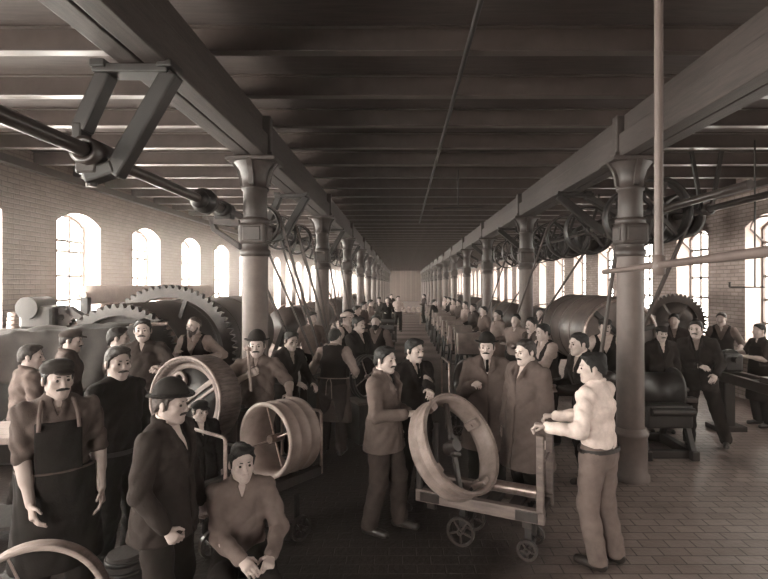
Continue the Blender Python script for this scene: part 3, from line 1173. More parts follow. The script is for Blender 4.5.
# wall behind the camera with three tall openings
b = MB()
ops = [(-5.4, -2.6)]
xs = XL - 0.4
for a, c in ops:
    b.box(((xs + a) / 2, Y0 - 0.2, 2.3), (a - xs, 0.4, 4.6))
    b.box(((a + c) / 2, Y0 - 0.2, 0.4), (c - a, 0.4, 0.8))
    b.box(((a + c) / 2, Y0 - 0.2, 4.3), (c - a, 0.4, 0.6))
    xs = c
b.box(((xs + XR + 0.4) / 2, Y0 - 0.2, 2.3), (XR + 0.4 - xs, 0.4, 4.6))
tag(b.build('wall_rear', m_brickR), kind='structure')
for a, c in ops:
    cnt += 1
    b = MB()
    n = 4
    for i in range(n + 1):
        x_ = a + (c - a) * i / n
        b.bar((x_, Y0 - 0.3, 0.8), (x_, Y0 - 0.3, 4.0), 0.05, 0.05)
    for i in range(6):
        z_ = 0.8 + 3.2 * i / 5
        b.bar((a, Y0 - 0.3, z_), (c, Y0 - 0.3, z_), 0.05, 0.05)
    w = b.build('window_%d' % cnt, m_frame)
    tag(w, kind='structure')
    p = MB()
    p.add([(a, Y0 - 0.32, 0.8), (c, Y0 - 0.32, 0.8), (c, Y0 - 0.32, 4.0), (a, Y0 - 0.32, 4.0)], [(0, 1, 2, 3)])
    p.build('window_pane', m_glass, w)

# ceiling: deck, joists, beams
b = MB()
b.box(((XL + XR) / 2, (Y0 + Y1) / 2, ZD + 0.08), (XR - XL + 0.8, Y1 - Y0 + 0.8, 0.16))
tag(b.build('ceiling', m_deck), kind='structure')
b = MB()
hj = ZD - ZJ
w_ = XR - XL - 0.02
b.box((0, 0, hj - 0.0075), (w_, 0.10, 0.015))
b.box((0, 0, hj / 2), (w_, 0.016, hj - 0.02))
b.box((0, 0, 0.008), (w_, 0.11, 0.016), bev=0.005)
j0 = b.build('ceiling_joist', m_joist)
tag(j0, kind='structure')
nj = 0
y = 0.3
while y < Y1 - 0.3:
    o = j0 if nj == 0 else j0.copy()
    if nj: col.objects.link(o)
    o.location = ((XL + XR) / 2, y, ZJ)
    nj += 1
    y += 1.02
y = 0.3 - 1.02
while y > Y0 + 0.3:
    o = j0.copy(); col.objects.link(o)
    o.location = ((XL + XR) / 2, y, ZJ)
    y -= 1.02

for nm, cx in (('beam_left', CL), ('beam_right', CR)):
    b = MB()
    ZB = 3.715
    for k in (-1, 1):
        b.box((cx + k * 0.0875, (Y0 + Y1) / 2, ZB + 0.135), (0.165, Y1 - Y0, 0.27), bev=0.012)
    b.box((cx, (Y0 + Y1) / 2, (ZB + 0.27 + ZJ) / 2), (0.22, Y1 - Y0, ZJ - ZB - 0.27))
    tag(b.build(nm, m_beam), kind='structure')
# wall plates under the joist ends
for nm, cx in (('trim_1', XL + 0.06), ('trim_2', XR - 0.06)):
    b = MB()
    b.box((cx, (Y0 + Y1) / 2, ZJ - 0.06), (0.12, Y1 - Y0, 0.12))
    tag(b.build(nm, m_joist), kind='structure')

def make_column():
    root = bpy.data.objects.new('column', None)
    col.objects.link(root)
    tag(root, kind='structure')
    b = MB()
    b.lathe([(0.215, 0), (0.215, 0.05), (0.19, 0.08), (0.185, 0.50), (0.20, 0.515), (0.205, 0.535), (0.195, 0.555), (0.158, 0.60)], seg=32)
    b.build('base', m_collo, root)
    b = MB()
    b.lathe([(0.155, 0.58), (0.15, 1.4), (0.146, 2.60)], seg=32)
    b.build('shaft', m_collo, root)
    b = MB()
    b.lathe([(0.150, 2.58), (0.172, 2.60), (0.172, 2.65), (0.150, 2.67), (0.150, 2.72)], seg=32)
    b.box((0, 0, 2.84), (0.31, 0.31, 0.24), bev=0.03)
    for rz in (0, PI / 2):
        M = Matrix.Rotation(rz, 3, 'Z')
        for k in (-1, 1):
            b.box(M @ V(0, 0.160 * k, 2.84), (0.20, 0.02, 0.16), rot=M, bev=0.012)
    b.lathe([(0.150, 2.95), (0.168, 2.97), (0.168, 3.01), (0.140, 3.03)], seg=32)
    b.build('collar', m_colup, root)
    b = MB()
    b.lathe([(0.138, 3.0), (0.134, 3.34), (0.155, 3.35), (0.155, 3.375), (0.138, 3.39), (0.150, 3.48), (0.178, 3.58), (0.225, 3.645), (0.235, 3.66)], seg=32)
    for k in range(4):
        M = Matrix.Rotation(k * PI / 2, 3, 'Z')
        poly = [(0.12, 3.38), (0.17, 3.40), (0.185, 3.50), (0.215, 3.59), (0.27, 3.665), (0.12, 3.665)]
        b.prism(poly, (0, 0, 0), M @ V(1, 0, 0), (0, 0, 1), 0.055)
    b.box((0, 0, 3.687), (0.56, 0.46, 0.045), bev=0.008)
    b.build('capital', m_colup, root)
    b = MB()
    b.box((0.0, -0.03, 3.96), (0.40, 0.13, 0.48), bev=0.015)
    b.box((0.0, -0.03, 3.76), (0.44, 0.17, 0.04), bev=0.01)
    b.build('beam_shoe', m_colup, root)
    return root
c0 = make_column()
first = True
for cx in (CL, CR):
    for y in COLY:
        if first:
            c0.location = (cx, y, 0); first = False
        else:
            dup(c0, (cx, y, 0))

# ------------------------------------------------------------------ light, haze, camera
SKY_L, SKY_R = 34.0, 6.5
world = bpy.data.worlds.new('sky'); scene.world = world
world.use_nodes = True
bg = world.node_tree.nodes['Background']
# overcast sky, brighter on the sunny (left) side of the building
wn, wl = world.node_tree.nodes, world.node_tree.links
tcw = wn.new('ShaderNodeTexCoord')
spw = wn.new('ShaderNodeSeparateXYZ')
wl.new(tcw.outputs['Generated'], spw.inputs[0])
mrw = wn.new('ShaderNodeMapRange')
mrw.inputs[1].default_value = -0.6; mrw.inputs[2].default_value = 0.6
mrw.inputs[3].default_value = SKY_L; mrw.inputs[4].default_value = SKY_R
wl.new(spw.outputs[0], mrw.inputs[0])
bg.inputs['Color'].default_value = (1.0, 0.965, 0.90, 1)
wl.new(mrw.outputs[0], bg.inputs['Strength'])
portals = []
def portal(x, y, z, w, h, d):
    l = bpy.data.lights.new('window_daylight', 'AREA')
    l.shape = 'RECTANGLE'; l.size = w; l.size_y = h
    l.cycles.is_portal = True
    o = bpy.data.objects.new('window_daylight', l)
    col.objects.link(o)
    o.location = (x, y, z)
    o.rotation_euler = Vector(d).to_track_quat('-Z', 'Y').to_euler()
for i, ys in enumerate(startsL):
    if i < 14: portal(XL - TH - 0.02, ys + WW / 2, (WSILL + WSPR + WRISE) / 2, WW, WSPR + WRISE - WSILL, (1, 0, 0))
for i, ys in enumerate(startsR):
    if i < 14: portal(XR + TH + 0.02, ys + WW / 2, (WSILL + WSPR + WRISE) / 2, WW, WSPR + WRISE - WSILL, (-1, 0, 0))
for a, c in ops:
    portal((a + c) / 2, Y0 - 0.42, 2.4, c - a, 3.2, (0, 1, 0))

b = MB()
b.box(((XL + XR) / 2, (Y0 + Y1) / 2, 2.3), (XR - XL + 1.4, Y1 - Y0 + 1.4, 5.4))
m = bpy.data.materials.new('haze_and_glare'); m.use_nodes = True
nt = m.node_tree
nt.nodes.remove(nt.nodes['Principled BSDF'])
N, L = nt.nodes, nt.links
vs = N.new('ShaderNodeVolumeScatter')
vs.inputs['Color'].default_value = (1, 0.90, 0.83, 1)  # warm haze tint put in to lift and redden the dark tones
vs.inputs['Anisotropy'].default_value = 0.3
tc = N.new('ShaderNodeTexCoord'); sp = N.new('ShaderNodeSeparateXYZ')
L.new(tc.outputs['Object'], sp.inputs[0])
def mrange(sock, a, b_, c, d):
    r = N.new('ShaderNodeMapRange'); r.interpolation_type = 'SMOOTHSTEP'
    r.inputs[1].default_value = a; r.inputs[2].default_value = b_
    r.inputs[3].default_value = c; r.inputs[4].default_value = d
    L.new(sock, r.inputs[0]); return r.outputs[0]
def mul(a, b_):
    q = N.new('ShaderNodeMath'); q.operation = 'MULTIPLY'
    L.new(a, q.inputs[0]); L.new(b_, q.inputs[1]); return q.outputs[0]
# haze density raised along the left windows to stand in for their halation
fx = mrange(sp.outputs[0], -5.9, -2.4, 1.0, 0.0)
fz = mul(mrange(sp.outputs[2], 3.0, 4.1, 1.0, 0.0), mrange(sp.outputs[2], 1.3, 2.5, 0.0, 1.0))
fy = mrange(sp.outputs[1], 5.3, 8.6, 0.0, 1.0)
q = N.new('ShaderNodeMath'); q.operation = 'MULTIPLY_ADD'
q.inputs[1].default_value = 0.040; q.inputs[2].default_value = 0.0018
L.new(mul(mul(fx, fz), fy), q.inputs[0])
L.new(q.outputs[0], vs.inputs['Density'])
L.new(vs.outputs[0], N['Material Output'].inputs['Volume'])
tag(b.build('haze', m), 'haze in the hall air, thickened along the left windows to imitate their glare', 'haze', kind='stuff')
scene.cycles.volume_step_rate = 2.0
scene.cycles.volume_max_steps = 128

F_PX = 520.0
cd = bpy.data.cameras.new('camera')
cam = bpy.data.objects.new('camera', cd)
col.objects.link(cam)
cd.sensor_width = 36.0
cd.lens = F_PX / 768 * 36.0
cd.shift_x = -18.0 / 768
cd.shift_y = -4.5 / 768
cd.clip_end = 300
cam.location = (0, 0, 2.25)
cam.rotation_euler = (PI / 2, 0, 0)
scene.camera = cam
scene.view_settings.view_transform = 'Standard'
scene.view_settings.look = 'None'
scene.view_settings.gamma = 1.0
scene.view_settings.use_curve_mapping = False
scene.view_settings.exposure = 0.75
scene.cycles.use_denoising = True
scene.cycles.max_bounces = 8
scene.cycles.diffuse_bounces = 5
scene.cycles.volume_bounces = 1
scene.cycles.transparent_max_bounces = 12
scene.cycles.sample_clamp_indirect = 6.0
scene.cycles.caustics_reflective = False
scene.cycles.caustics_refractive = False
# ------------------------------------------------------------------ machines, carts, wheels, shafts
def ring_prof(R_, w, t, lip=0.012, beads=()):
    """closed profile of a wheel rim: outer radius R_, width w, thickness t, bead lips on the edges"""
    p = [(R_ - t, 0.0), (R_ + lip, 0.0), (R_ + lip, 0.018), (R_, 0.026)]
    for bz in beads:
        p += [(R_, bz - 0.018), (R_ + lip * 0.9, bz - 0.009), (R_ + lip * 0.9, bz + 0.009), (R_, bz + 0.018)]
    p += [(R_, w - 0.026), (R_ + lip, w - 0.018), (R_ + lip, w), (R_ - t, w)]
    return p

def orient(o, axis, spin=0):
    """rotate object so local +Z points along axis"""
    q = Vector(axis).normalized().to_track_quat('Z', 'Y')
    o.rotation_mode = 'QUATERNION'
    from mathutils import Quaternion
    o.rotation_quaternion = q @ Quaternion((0, 0, 1), spin)

# --- the platform cart in the middle of the aisle
m_cart = mat('cart_timber', 0.42, rough=0.65, var=0.18, scale=5, stretch=(1, 5, 5), bump=0.2)
CX, CY, CA = 0.72, 4.56, R(-26)
cart = thing('platform_cart', 'low wooden platform cart carrying the big tilted wheel rim', 'cart', (CX, CY, 0), CA, 'wheel carts')
CL_, CW = 1.12, 0.46
b = MB()
for k in (-1, 1):
    b.box((0, k * (CW / 2 - 0.035), 0.395), (CL_, 0.07, 0.105), bev=0.008)
b.build('side_beam', m_cart, cart)
b = MB()
for k in range(6):
    b.box((-CL_ / 2 + 0.07 + k * (CL_ - 0.14) / 5, 0, 0.40), (0.10, CW - 0.14, 0.05), bev=0.006)
b.build('deck_slats', m_dwood, cart)
for k in (-1, 1):
    b = MB()
    b.box((CL_ / 2 - 0.035, k * (CW / 2 - 0.03), 0.735), (0.06, 0.05, 0.63), bev=0.008)
    b.build('handle_post', m_cart, cart)
    b = MB()
    b.box((-CL_ / 2 + 0.03, k * (CW / 2 - 0.03), 0.68), (0.05, 0.045, 0.52), bev=0.008)
    b.build('end_post', m_dwood, cart)
b = MB()
b.cyl((CL_ / 2 - 0.035, -CW / 2 - 0.0, 0.80), (CL_ / 2 - 0.035, CW / 2, 0.80), 0.011, seg=8)
b.build('cross_rod', m_steel, cart)
for k in (-1, 1):
    for e in (-1, 1):
        b = MB()
        b.box((e * (CL_ / 2 - 0.14), k * (CW / 2 - 0.05), 0.32), (0.08, 0.05, 0.07), bev=0.006)
        b.box((e * (CL_ / 2 - 0.14), k * (CW / 2 + 0.006), 0.395), (0.18, 0.012, 0.08), bev=0.004)
        b.build('iron_fitting', m_iron2, cart)
def spoke_wheel(parent, c, r, w, name='wheel', m=None, axis=(0, 1, 0), spokes=5):
    b = MB()
    c = Vector(c)
    a = Vector(axis)
    b.lathe([(r - 0.022, -w / 2), (r, -w / 2), (r, w / 2), (r - 0.022, w / 2)], c, axis, 28, True, False)
    b.cyl(c - a * (w * 0.9), c + a * (w * 0.9), 0.028, seg=14)
    u, v_, d = frame_of(axis)
    for i in range(spokes):
        t = 2 * PI * i / spokes + 0.3
        e = u * math.cos(t) + v_ * math.sin(t)
        b.bar(c + e * 0.02, c + e * (r - 0.012), 0.016, 0.018, up=axis)
    return b.build(name, m or m_iron2, parent)
for k in (-1, 1):
    spoke_wheel(cart, (-0.16, k * 0.16, 0.125), 0.125, 0.035)
    spoke_wheel(cart, (CL_ / 2 - 0.15, k * 0.15, 0.085), 0.085, 0.035)
for ax_, wr in ((-0.16, 0.125), (CL_ / 2 - 0.15, 0.085)):
    b = MB()
    b.cyl((ax_, -0.2, wr), (ax_, 0.2, wr), 0.014, seg=8)
    for k in (-1, 1):
        b.box((ax_, 0.11 * k, (wr + 0.38) / 2), (0.06, 0.025, 0.38 - wr), bev=0.005)
    b.build('axle', m_iron, cart)

# --- the tilted rim on the cart
m_rimwood = mat('cast_rim', 0.54, rough=0.5, var=0.14, scale=7, bump=0.1, spec=0.4)
RC = Vector((0.445, 4.41, 0.885))
nrm = Vector((0.63, -0.58, 0.51)).normalized()
rim = thing('wheel_rim', 'large pale wheel rim leaning tilted on the platform cart between the standing men', 'wheel', RC, group='cast wheels')
orient(rim, nrm, 1.2)
RR, RW = 0.418, 0.19
b = MB()
prof = [(RR - 0.022, RW), (RR + 0.014, RW), (RR + 0.016, RW - 0.02), (RR, RW - 0.035), (RR, RW * 0.5 + 0.016), (RR + 0.006, RW * 0.5 + 0.01), (RR + 0.006, RW * 0.5 - 0.01), (RR, RW * 0.5 - 0.016), (RR, 0.035), (RR + 0.016, 0.02), (RR + 0.014, 0.0), (RR - 0.022, 0.0), (RR - 0.028, 0.05), (RR - 0.028, RW - 0.05)]
b.lathe(prof, (0, 0, -RW / 2), (0, 0, 1), 64, True)
b.build('rim', m_rimwood, rim)
b = MB()
b.lathe([(RR + 0.006, 0), (RR + 0.018, 0), (RR + 0.018, 0.008), (RR + 0.006, 0.008)], (0, 0, RW / 2 - 0.002), (0, 0, 1), 64, True)
b.build('edge_band', m_steel, rim)
b = MB()
b.bar((-RR + 0.02, 0, -0.02), (RR - 0.02, 0, -0.02), 0.045, 0.03, up=(0, 0, 1), bev=0.006)
b.cyl((0, 0, -0.09), (0, 0, 0.03), 0.055, seg=16)
for k in (-1, 1):
    b.box((k * 0.07, 0, 0.0), (0.03, 0.09, 0.04), bev=0.005)
b.build('spider', m_iron2, rim)
for i in range(4):
    a = PI / 2 * i + 0.7
    b = MB()
    M = Matrix.Rotation(a, 3, 'Z')
    b.box(M @ V(RR - 0.05, 0, 0.0), (0.05, 0.08, RW * 0.8), rot=M, bev=0.012)
    b.cyl(M @ V(RR - 0.085, 0, 0), M @ V(RR - 0.04, 0, 0), 0.014, seg=8)
    b.build('lug', m_rimwood, rim)

# lumber roller lying on the deck, right of the rim
tag(MB().cyl((0, 0, 0), (0.46, 0, 0), 0.05, seg=20).build('roller', m_steel), 'polished roller lying on the right end of the platform cart', 'roller')
ro = bpy.data.objects['roller']
ro.location = (0.76, 4.625, 0.425 + 0.057); ro.rotation_euler = (0, 0, CA)

# --- second cart: ribbed ring, left of centre
def push_cart(label, loc, rz, L_, W_, post_ends, dz=0.42, pz=0.55):
    t = thing('push_cart', label, 'cart', loc, rz, 'wheel carts')
    b = MB()
    for k in (-1, 1):
        b.box((0, k * (W_ / 2 - 0.03), dz), (L_, 0.06, 0.08), bev=0.006)
    for k in range(5):
        b.box((-L_ / 2 + 0.05 + k * (L_ - 0.1) / 4, 0, dz - 0.01), (0.08, W_ - 0.12, 0.05), bev=0.005)
    b.build('deck', m_dwood, t)
    for e in post_ends:
        b = MB()
        x_ = e * (L_ / 2 - 0.015)
        b.tube([(x_, -W_ / 2 + 0.01, dz - 0.03), (x_, -W_ / 2 + 0.01, dz + pz - 0.02), (x_, -W_ / 2 + 0.03, dz + pz), (x_, W_ / 2 - 0.03, dz + pz), (x_, W_ / 2 - 0.01, dz + pz - 0.02), (x_, W_ / 2 - 0.01, dz - 0.03)], 0.014, 8)
        b.build('end_rail', m_steel, t)
    for sx in (-1, 1):
        for sy in (-1, 1):
            spoke_wheel(t, (sx * L_ * 0.3, sy * (W_ / 2 - 0.07), 0.11), 0.11, 0.035)
        b = MB()
        b.cyl((sx * L_ * 0.3, -W_ / 2, 0.11), (sx * L_ * 0.3, W_ / 2, 0.11), 0.013, seg=8)
        for sy in (-1, 1):
            b.box((sx * L_ * 0.3, sy * (W_ / 2 - 0.12), 0.25), (0.05, 0.025, 0.3), bev=0.004)
        b.build('axle', m_iron, t)
    return t
push_cart('push cart with two white end rails carrying the pale ribbed ring', (-1.235, 4.44, 0), math.atan2(0.81, 0.58), 1.04, 0.54, (-1, 1), 0.58, 0.53)

def plain_ring(label, c, axis, r, w, t, beads, m, lip=0.012, spokes=3, name='wheel_rim', rodr=0.008):
    o = thing(name, label, 'wheel', c, group='cast wheels')
    orient(o, axis)
    b = MB()
    b.lathe(ring_prof(r, w, t, lip, beads), (0, 0, -w / 2), (0, 0, 1), 56, True)
    b.build('rim', m, o)
    b = MB()
    for i in range(spokes):
        a = PI * i / spokes + 0.4
        e = V(math.cos(a), math.sin(a), 0)
        b.cyl(e * -(r - t * 0.5) + V(0, 0, w * 0.18), e * (r - t * 0.5) + V(0, 0, w * 0.18), rodr, seg=8)
    b.cyl((0, 0, -w * 0.05), (0, 0, w * 0.35), 0.035, seg=12)
    b.build('spokes', m_steel, o)
    return o
plain_ring('pale ribbed ring wheel lying sideways on the railed push cart behind the seated man', (-1.05, 4.49, 0.94), (-0.56, -0.83, 0.04), 0.305, 0.35, 0.022, (0.12, 0.235), mat('ring_paint', 0.60, rough=0.5, var=0.1, scale=8), 0.013, 2)

# --- third cart and the thick wooden wheel behind the bowler man
push_cart('low push cart under the thick layered wooden wheel', (-2.04, 5.09, 0), R(-20), 0.72, 0.46, (), 0.64, 0.5)
def thick_wheel(label, c, axis, r, w):
    o = thing('wooden_wheel', label, 'wheel', c, group='cast wheels')
    orient(o, axis, 0.6)
    mw = mat('layered_rim_wood', 0.38, rough=0.7, var=0.3, scale=12, stretch=(4, 4, 0.6), bump=0.3)
    b = MB()
    b.lathe([(r - 0.07, 0), (r - 0.045, w), (r - 0.015, w + 0.012), (r, w), (r + 0.004, w * 0.5), (r, 0)], (0, 0, -w / 2), (0, 0, 1), 56, True)
    b.build('rim', mw, o)
    b = MB()
    b.lathe([(r - 0.012, 0), (r + 0.008, 0), (r + 0.008, 0.02), (r - 0.012, 0.02)], (0, 0, w / 2), (0, 0, 1), 56, True)
    b.build('edge_band', mat('rim_edge', 0.56, rough=0.6), o)
    b = MB()
    b.lathe([(0.0001, -0.02), (r - 0.06, -0.02), (r - 0.06, 0.0), (0.0001, 0.0)], (0, 0, w * 0.2), (0, 0, 1), 48)
    b.build('web_disc', m_iron, o)
    b = MB()
    z_ = w * 0.24
    b.bar((-r + 0.06, 0.03, z_), (r - 0.06, 0.03, z_), 0.05, 0.03, bev=0.005)
    b.bar((-r + 0.06, -0.04, z_), (r - 0.06, -0.04, z_), 0.03, 0.03, bev=0.005)
    b.lathe([(r * 0.74, 0), (r * 0.86, 0), (r * 0.86, 0.02), (r * 0.74, 0.02)], (0, 0, z_), (0, 0, 1), 40, True)
    for k in (-1, 1):
        b.lathe([(0.05, 0), (0.085, 0), (0.085, 0.03), (0.05, 0.03)], (0.0, k * r * 0.55, z_), (0, 0, 1), 20, True)
    b.build('arms', mat('arm_paint', 0.46, rough=0.5, var=0.15), o)
    return o
thick_wheel('thick layered wooden wheel with crossed arms standing behind the man in the bowler', (-2.0, 5.05, 1.135), (-0.36, -0.93, 0.06), 0.425, 0.28)

# --- ring beside the man in the apron strings
plain_ring('narrow ring wheel standing on a low crate beside the aproned man seen from behind', (-0.52, 7.58, 0.915), (0.8, -0.6, 0.05), 0.31, 0.09, 0.025, (), m_iron2, 0.01, 2)
t = thing('crate', 'low dark crate under the narrow ring wheel beside the aproned man', 'crate', (-0.52, 7.58, 0), R(30))
MB().box((0, 0, 0.28), (0.42, 0.42, 0.56), bev=0.01).build('body', m_dwood, t)
MB().box((0, 0, 0.575), (0.46, 0.46, 0.03), bev=0.006).build('lid', m_wood, t)
# --- the cart and drum behind the hatted man
push_cart('push cart with a tall rail behind the hatted man in the overcoat', (1.05, 7.75, 0), R(6), 0.85, 0.6, (-1,), 0.42, 0.72)
plain_ring('dark polished drum wheel lying on the push cart behind the hatted man', (1.08, 7.75, 0.80), (-0.9, -0.42, 0.06), 0.33, 0.34, 0.03, (0.17,), m_iron2, 0.012, 2)
# --- hoop at the lower left corner
plain_ring('bright hoop standing on the floor under the hand of the man in the leather apron', (-2.10, 2.98, 0.385), (0.30, -0.95, 0.05), 0.37, 0.10, 0.02, (), m_wood2, 0.008, 2)

# --- floor clutter
def keg(label, c, r, h, tip):
    o = thing('keg', label, 'keg', c)
    o.rotation_euler = tip
    b = MB()
    b.lathe([(r * 0.82, 0), (r * 0.95, h * 0.25), (r, h * 0.5), (r * 0.95, h * 0.75), (r * 0.82, h)], seg=24)
    b.build('staves', m_dwood, o)
    b = MB()
    for q, k in ((0.12, 0.9), (0.32, 0.985), (0.68, 0.985), (0.88, 0.9)):
        b.lathe([(r * k - 0.004, -0.015), (r * k + 0.006, -0.015), (r * k + 0.006, 0.015), (r * k - 0.004, 0.015)], (0, 0, h * q), seg=24, closed=True)
    b.build('hoops', m_iron, o)
    return o
keg('small wooden keg on the floor just behind the man in the bowler hat', (-1.98, 3.72, 0.0), 0.14, 0.34, (0, 0, 0))
tag(MB().lathe([(0.05, 0), (0.11, 0), (0.12, 0.03), (0.12, 0.09), (0.11, 0.12), (0.05, 0.12)], seg=24, closed=True).build('pulley_blank', m_dwood, loc=(-1.62, 3.62, 0.0)), 'round wooden pulley blank lying on the floor behind the seated man', 'pulley')

# stool under the sitting man, bench at the left edge, timber staging
def stool(label, x, y, h, w=0.3):
    t = thing('stool', label, 'stool', (x, y, 0), R(20))
    MB().box((0, 0, h - 0.02), (w, w, 0.04), bev=0.008).build('seat', m_dwood, t)
    for sx in (-1, 1):
        for sy in (-1, 1):
            MB().cyl((sx * w * 0.36, sy * w * 0.36, h - 0.03), (sx * w * 0.44, sy * w * 0.44, 0), 0.018, seg=8).build('leg', m_dwood, t)
    return t

def workbench(label, x, y, L_, W_, h, rz=0, m=None, group='workbenches', name='workbench'):
    t = thing(name, label, 'workbench', (x, y, 0), rz, group)
    MB().box((0, 0, h - 0.03), (L_, W_, 0.06), bev=0.008).build('worktop', m or m_wood, t)
    for sx in (-1, 1):
        for sy in (-1, 1):
            MB().box((sx * (L_ / 2 - 0.07), sy * (W_ / 2 - 0.06), (h - 0.06) / 2), (0.08, 0.08, h - 0.06)).build('leg', m_dwood, t)
    MB().box((0, 0, 0.2), (L_ - 0.12, W_ - 0.1, 0.03)).build('shelf', m_dwood, t)
    return t
workbench('grey topped workbench at the left edge behind the man in the leather apron', -4.0, 4.5, 1.7, 0.6, 0.98, R(10), m_wood2)

def staging(label, x, y, L_, W_, h):
    t = thing('timber_staging', label, 'platform', (x, y, 0))
    MB().box((0, 0, h - 0.02), (L_, W_, 0.04), bev=0.005).build('planks', m_wood, t)
    for k in (-1, 0, 1):
        MB().box((k * (L_ / 2 - 0.06), 0, (h - 0.04) / 2), (0.1, W_ - 0.04, h - 0.04)).build('bearer', m_dwood, t)
    return t
staging('low timber staging at the foot of the drum machine, under the bearded men', -2.72, 6.35, 0.62, 1.9, 0.17)

# --- the great drum machine, left
def drum_machine(label, cx, y0, y1, cz, r, gears, group, dm, open_end=True):
    t = thing('drum_machine', label, 'machine', (cx, y0, 0), group=group)
    L_ = y1 - y0
    b = MB()
    prof = [(r - 0.05, 0.0), (r, 0.02), (r, L_ - 0.02), (r - 0.05, L_)]
    b.lathe(prof, (0, 0, cz), (0, 1, 0), 64)
    for q in (0.25, 0.5, 0.75):
        b.lathe([(r - 0.004, -0.03), (r + 0.008, -0.03), (r + 0.008, 0.03), (r - 0.004, 0.03)], (0, L_ * q, cz), (0, 1, 0), 64, True)
    b.build('drum', dm, t)
    b = MB()
    b.lathe([(r * 0.86, -0.03), (r * 0.92, -0.05), (r * 0.95, -0.02), (r * 0.95, 0.03), (r * 0.86, 0.03)], (0, -0.01, cz), (0, 1, 0), 64, True)
    b.build('end_ring', m_steel, t)
    b = MB()
    for i in range(6):
        a = PI * i / 3 + 0.3
        e = V(math.cos(a), 0, math.sin(a))
        b.bar(V(0, -0.03, cz) + e * 0.08, V(0, -0.03, cz) + e * (r * 0.9), 0.08, 0.05, up=(0, 1, 0), bev=0.01)
    b.cyl((0, -0.22, cz), (0, 0.05, cz), 0.10, seg=20)
    b.cyl((0, -0.3, cz), (0, 0.0, cz), 0.05, seg=16)
    b.build('end_spider', m_iron, t)
    for (gx, gy, gz, gr, nt_) in gears:
        b = MB()
        b.gear((gx, gy, gz), (0, 1, 0), gr * 0.86, gr, 0.10, nt_, 0.055)
        for i in range(5):
            a = 2 * PI * i / 5
            e = V(math.cos(a), 0, math.sin(a))
            b.bar(V(gx, gy, gz) + e * 0.05, V(gx, gy, gz) + e * (gr * 0.88), 0.06, 0.05, up=(0, 1, 0))
        b.cyl((gx, gy - 0.08, gz), (gx, gy + 0.08, gz), 0.08, seg=16)
        b.build('gear_wheel', m_iron2, t)
    for q in (0.06, 0.94):
        b = MB()
        for k in (-1, 1):
            b.bar((k * r * 0.95, L_ * q, 0.0), (k * r * 0.55, L_ * q, cz - r * 0.80), 0.16, 0.12, up=(0, 1, 0), bev=0.01)
        b.box((0, L_ * q, 0.09), (r * 2.2, 0.22, 0.18), bev=0.015)
        b.box((0, L_ * q, cz - r * 0.95), (r * 1.2, 0.16, 0.14), bev=0.015)
        b.build('pedestal', m_iron, t)
    return t
m_drumL = mat('drum_sheet_iron', 0.20, rough=0.42, var=0.12, scale=3, spec=0.6)
drum_machine('huge iron drum machine with toothed rings at the left, behind the bearded men', -3.95, 7.45, 12.6, 1.13, 0.86,
             [(0.0, -0.16, 1.13, 0.80, 48), (0.42, 0.42, 1.22, 0.98, 64)], 'drum machines', m_drumL)
m_drumR = mat('drum_sheet_polished', 0.33, rough=0.38, var=0.25, scale=3, spec=0.6)
drum_machine('big polished drum machine at the right, behind the row of workmen and the iron column', 3.54, 8.45, 10.75, 1.42, 0.64,
             [], 'drum machines', m_drumR)
# long pale roller high above the left drum, and its twin at the right wall
def roller(label, p0, p1, r, legs_):
    t = thing('long_roller', label, 'roller', (p0[0], p0[1], 0))
    L_ = p1[1] - p0[1]
    z_ = p0[2]
    dx = p1[0] - p0[0]
    MB().lathe([(r * 0.3, -0.12), (r * 0.3, 0.0), (r, 0.0), (r, L_), (r * 0.3, L_), (r * 0.3, L_ + 0.12)], (0, 0, z_), (dx, L_, 0), 32).build('roll', mat('roll_cloth', 0.72, rough=0.6, var=0.06), t)
    for q in legs_:
        b = MB()
        b.box((dx * q / L_, q, (z_ - r * 0.25) / 2), (0.12, 0.10, z_ - r * 0.25), bev=0.01)
        b.box((dx * q / L_, q, 0.04), (0.4, 0.25, 0.08), bev=0.01)
        b.build('stand', m_iron, t)
    return t
roller('long pale cloth roller running above and behind the left drum machine', (-5.1, 8.45, 2.09), (-5.1, 13.6, 2.09), 0.16, (-0.06, 5.31))
roller('short pale roller held up in front of the right hand windows', (5.0, 10.95, 2.02), (5.2, 12.4, 2.02), 0.13, (-0.06, 1.45))

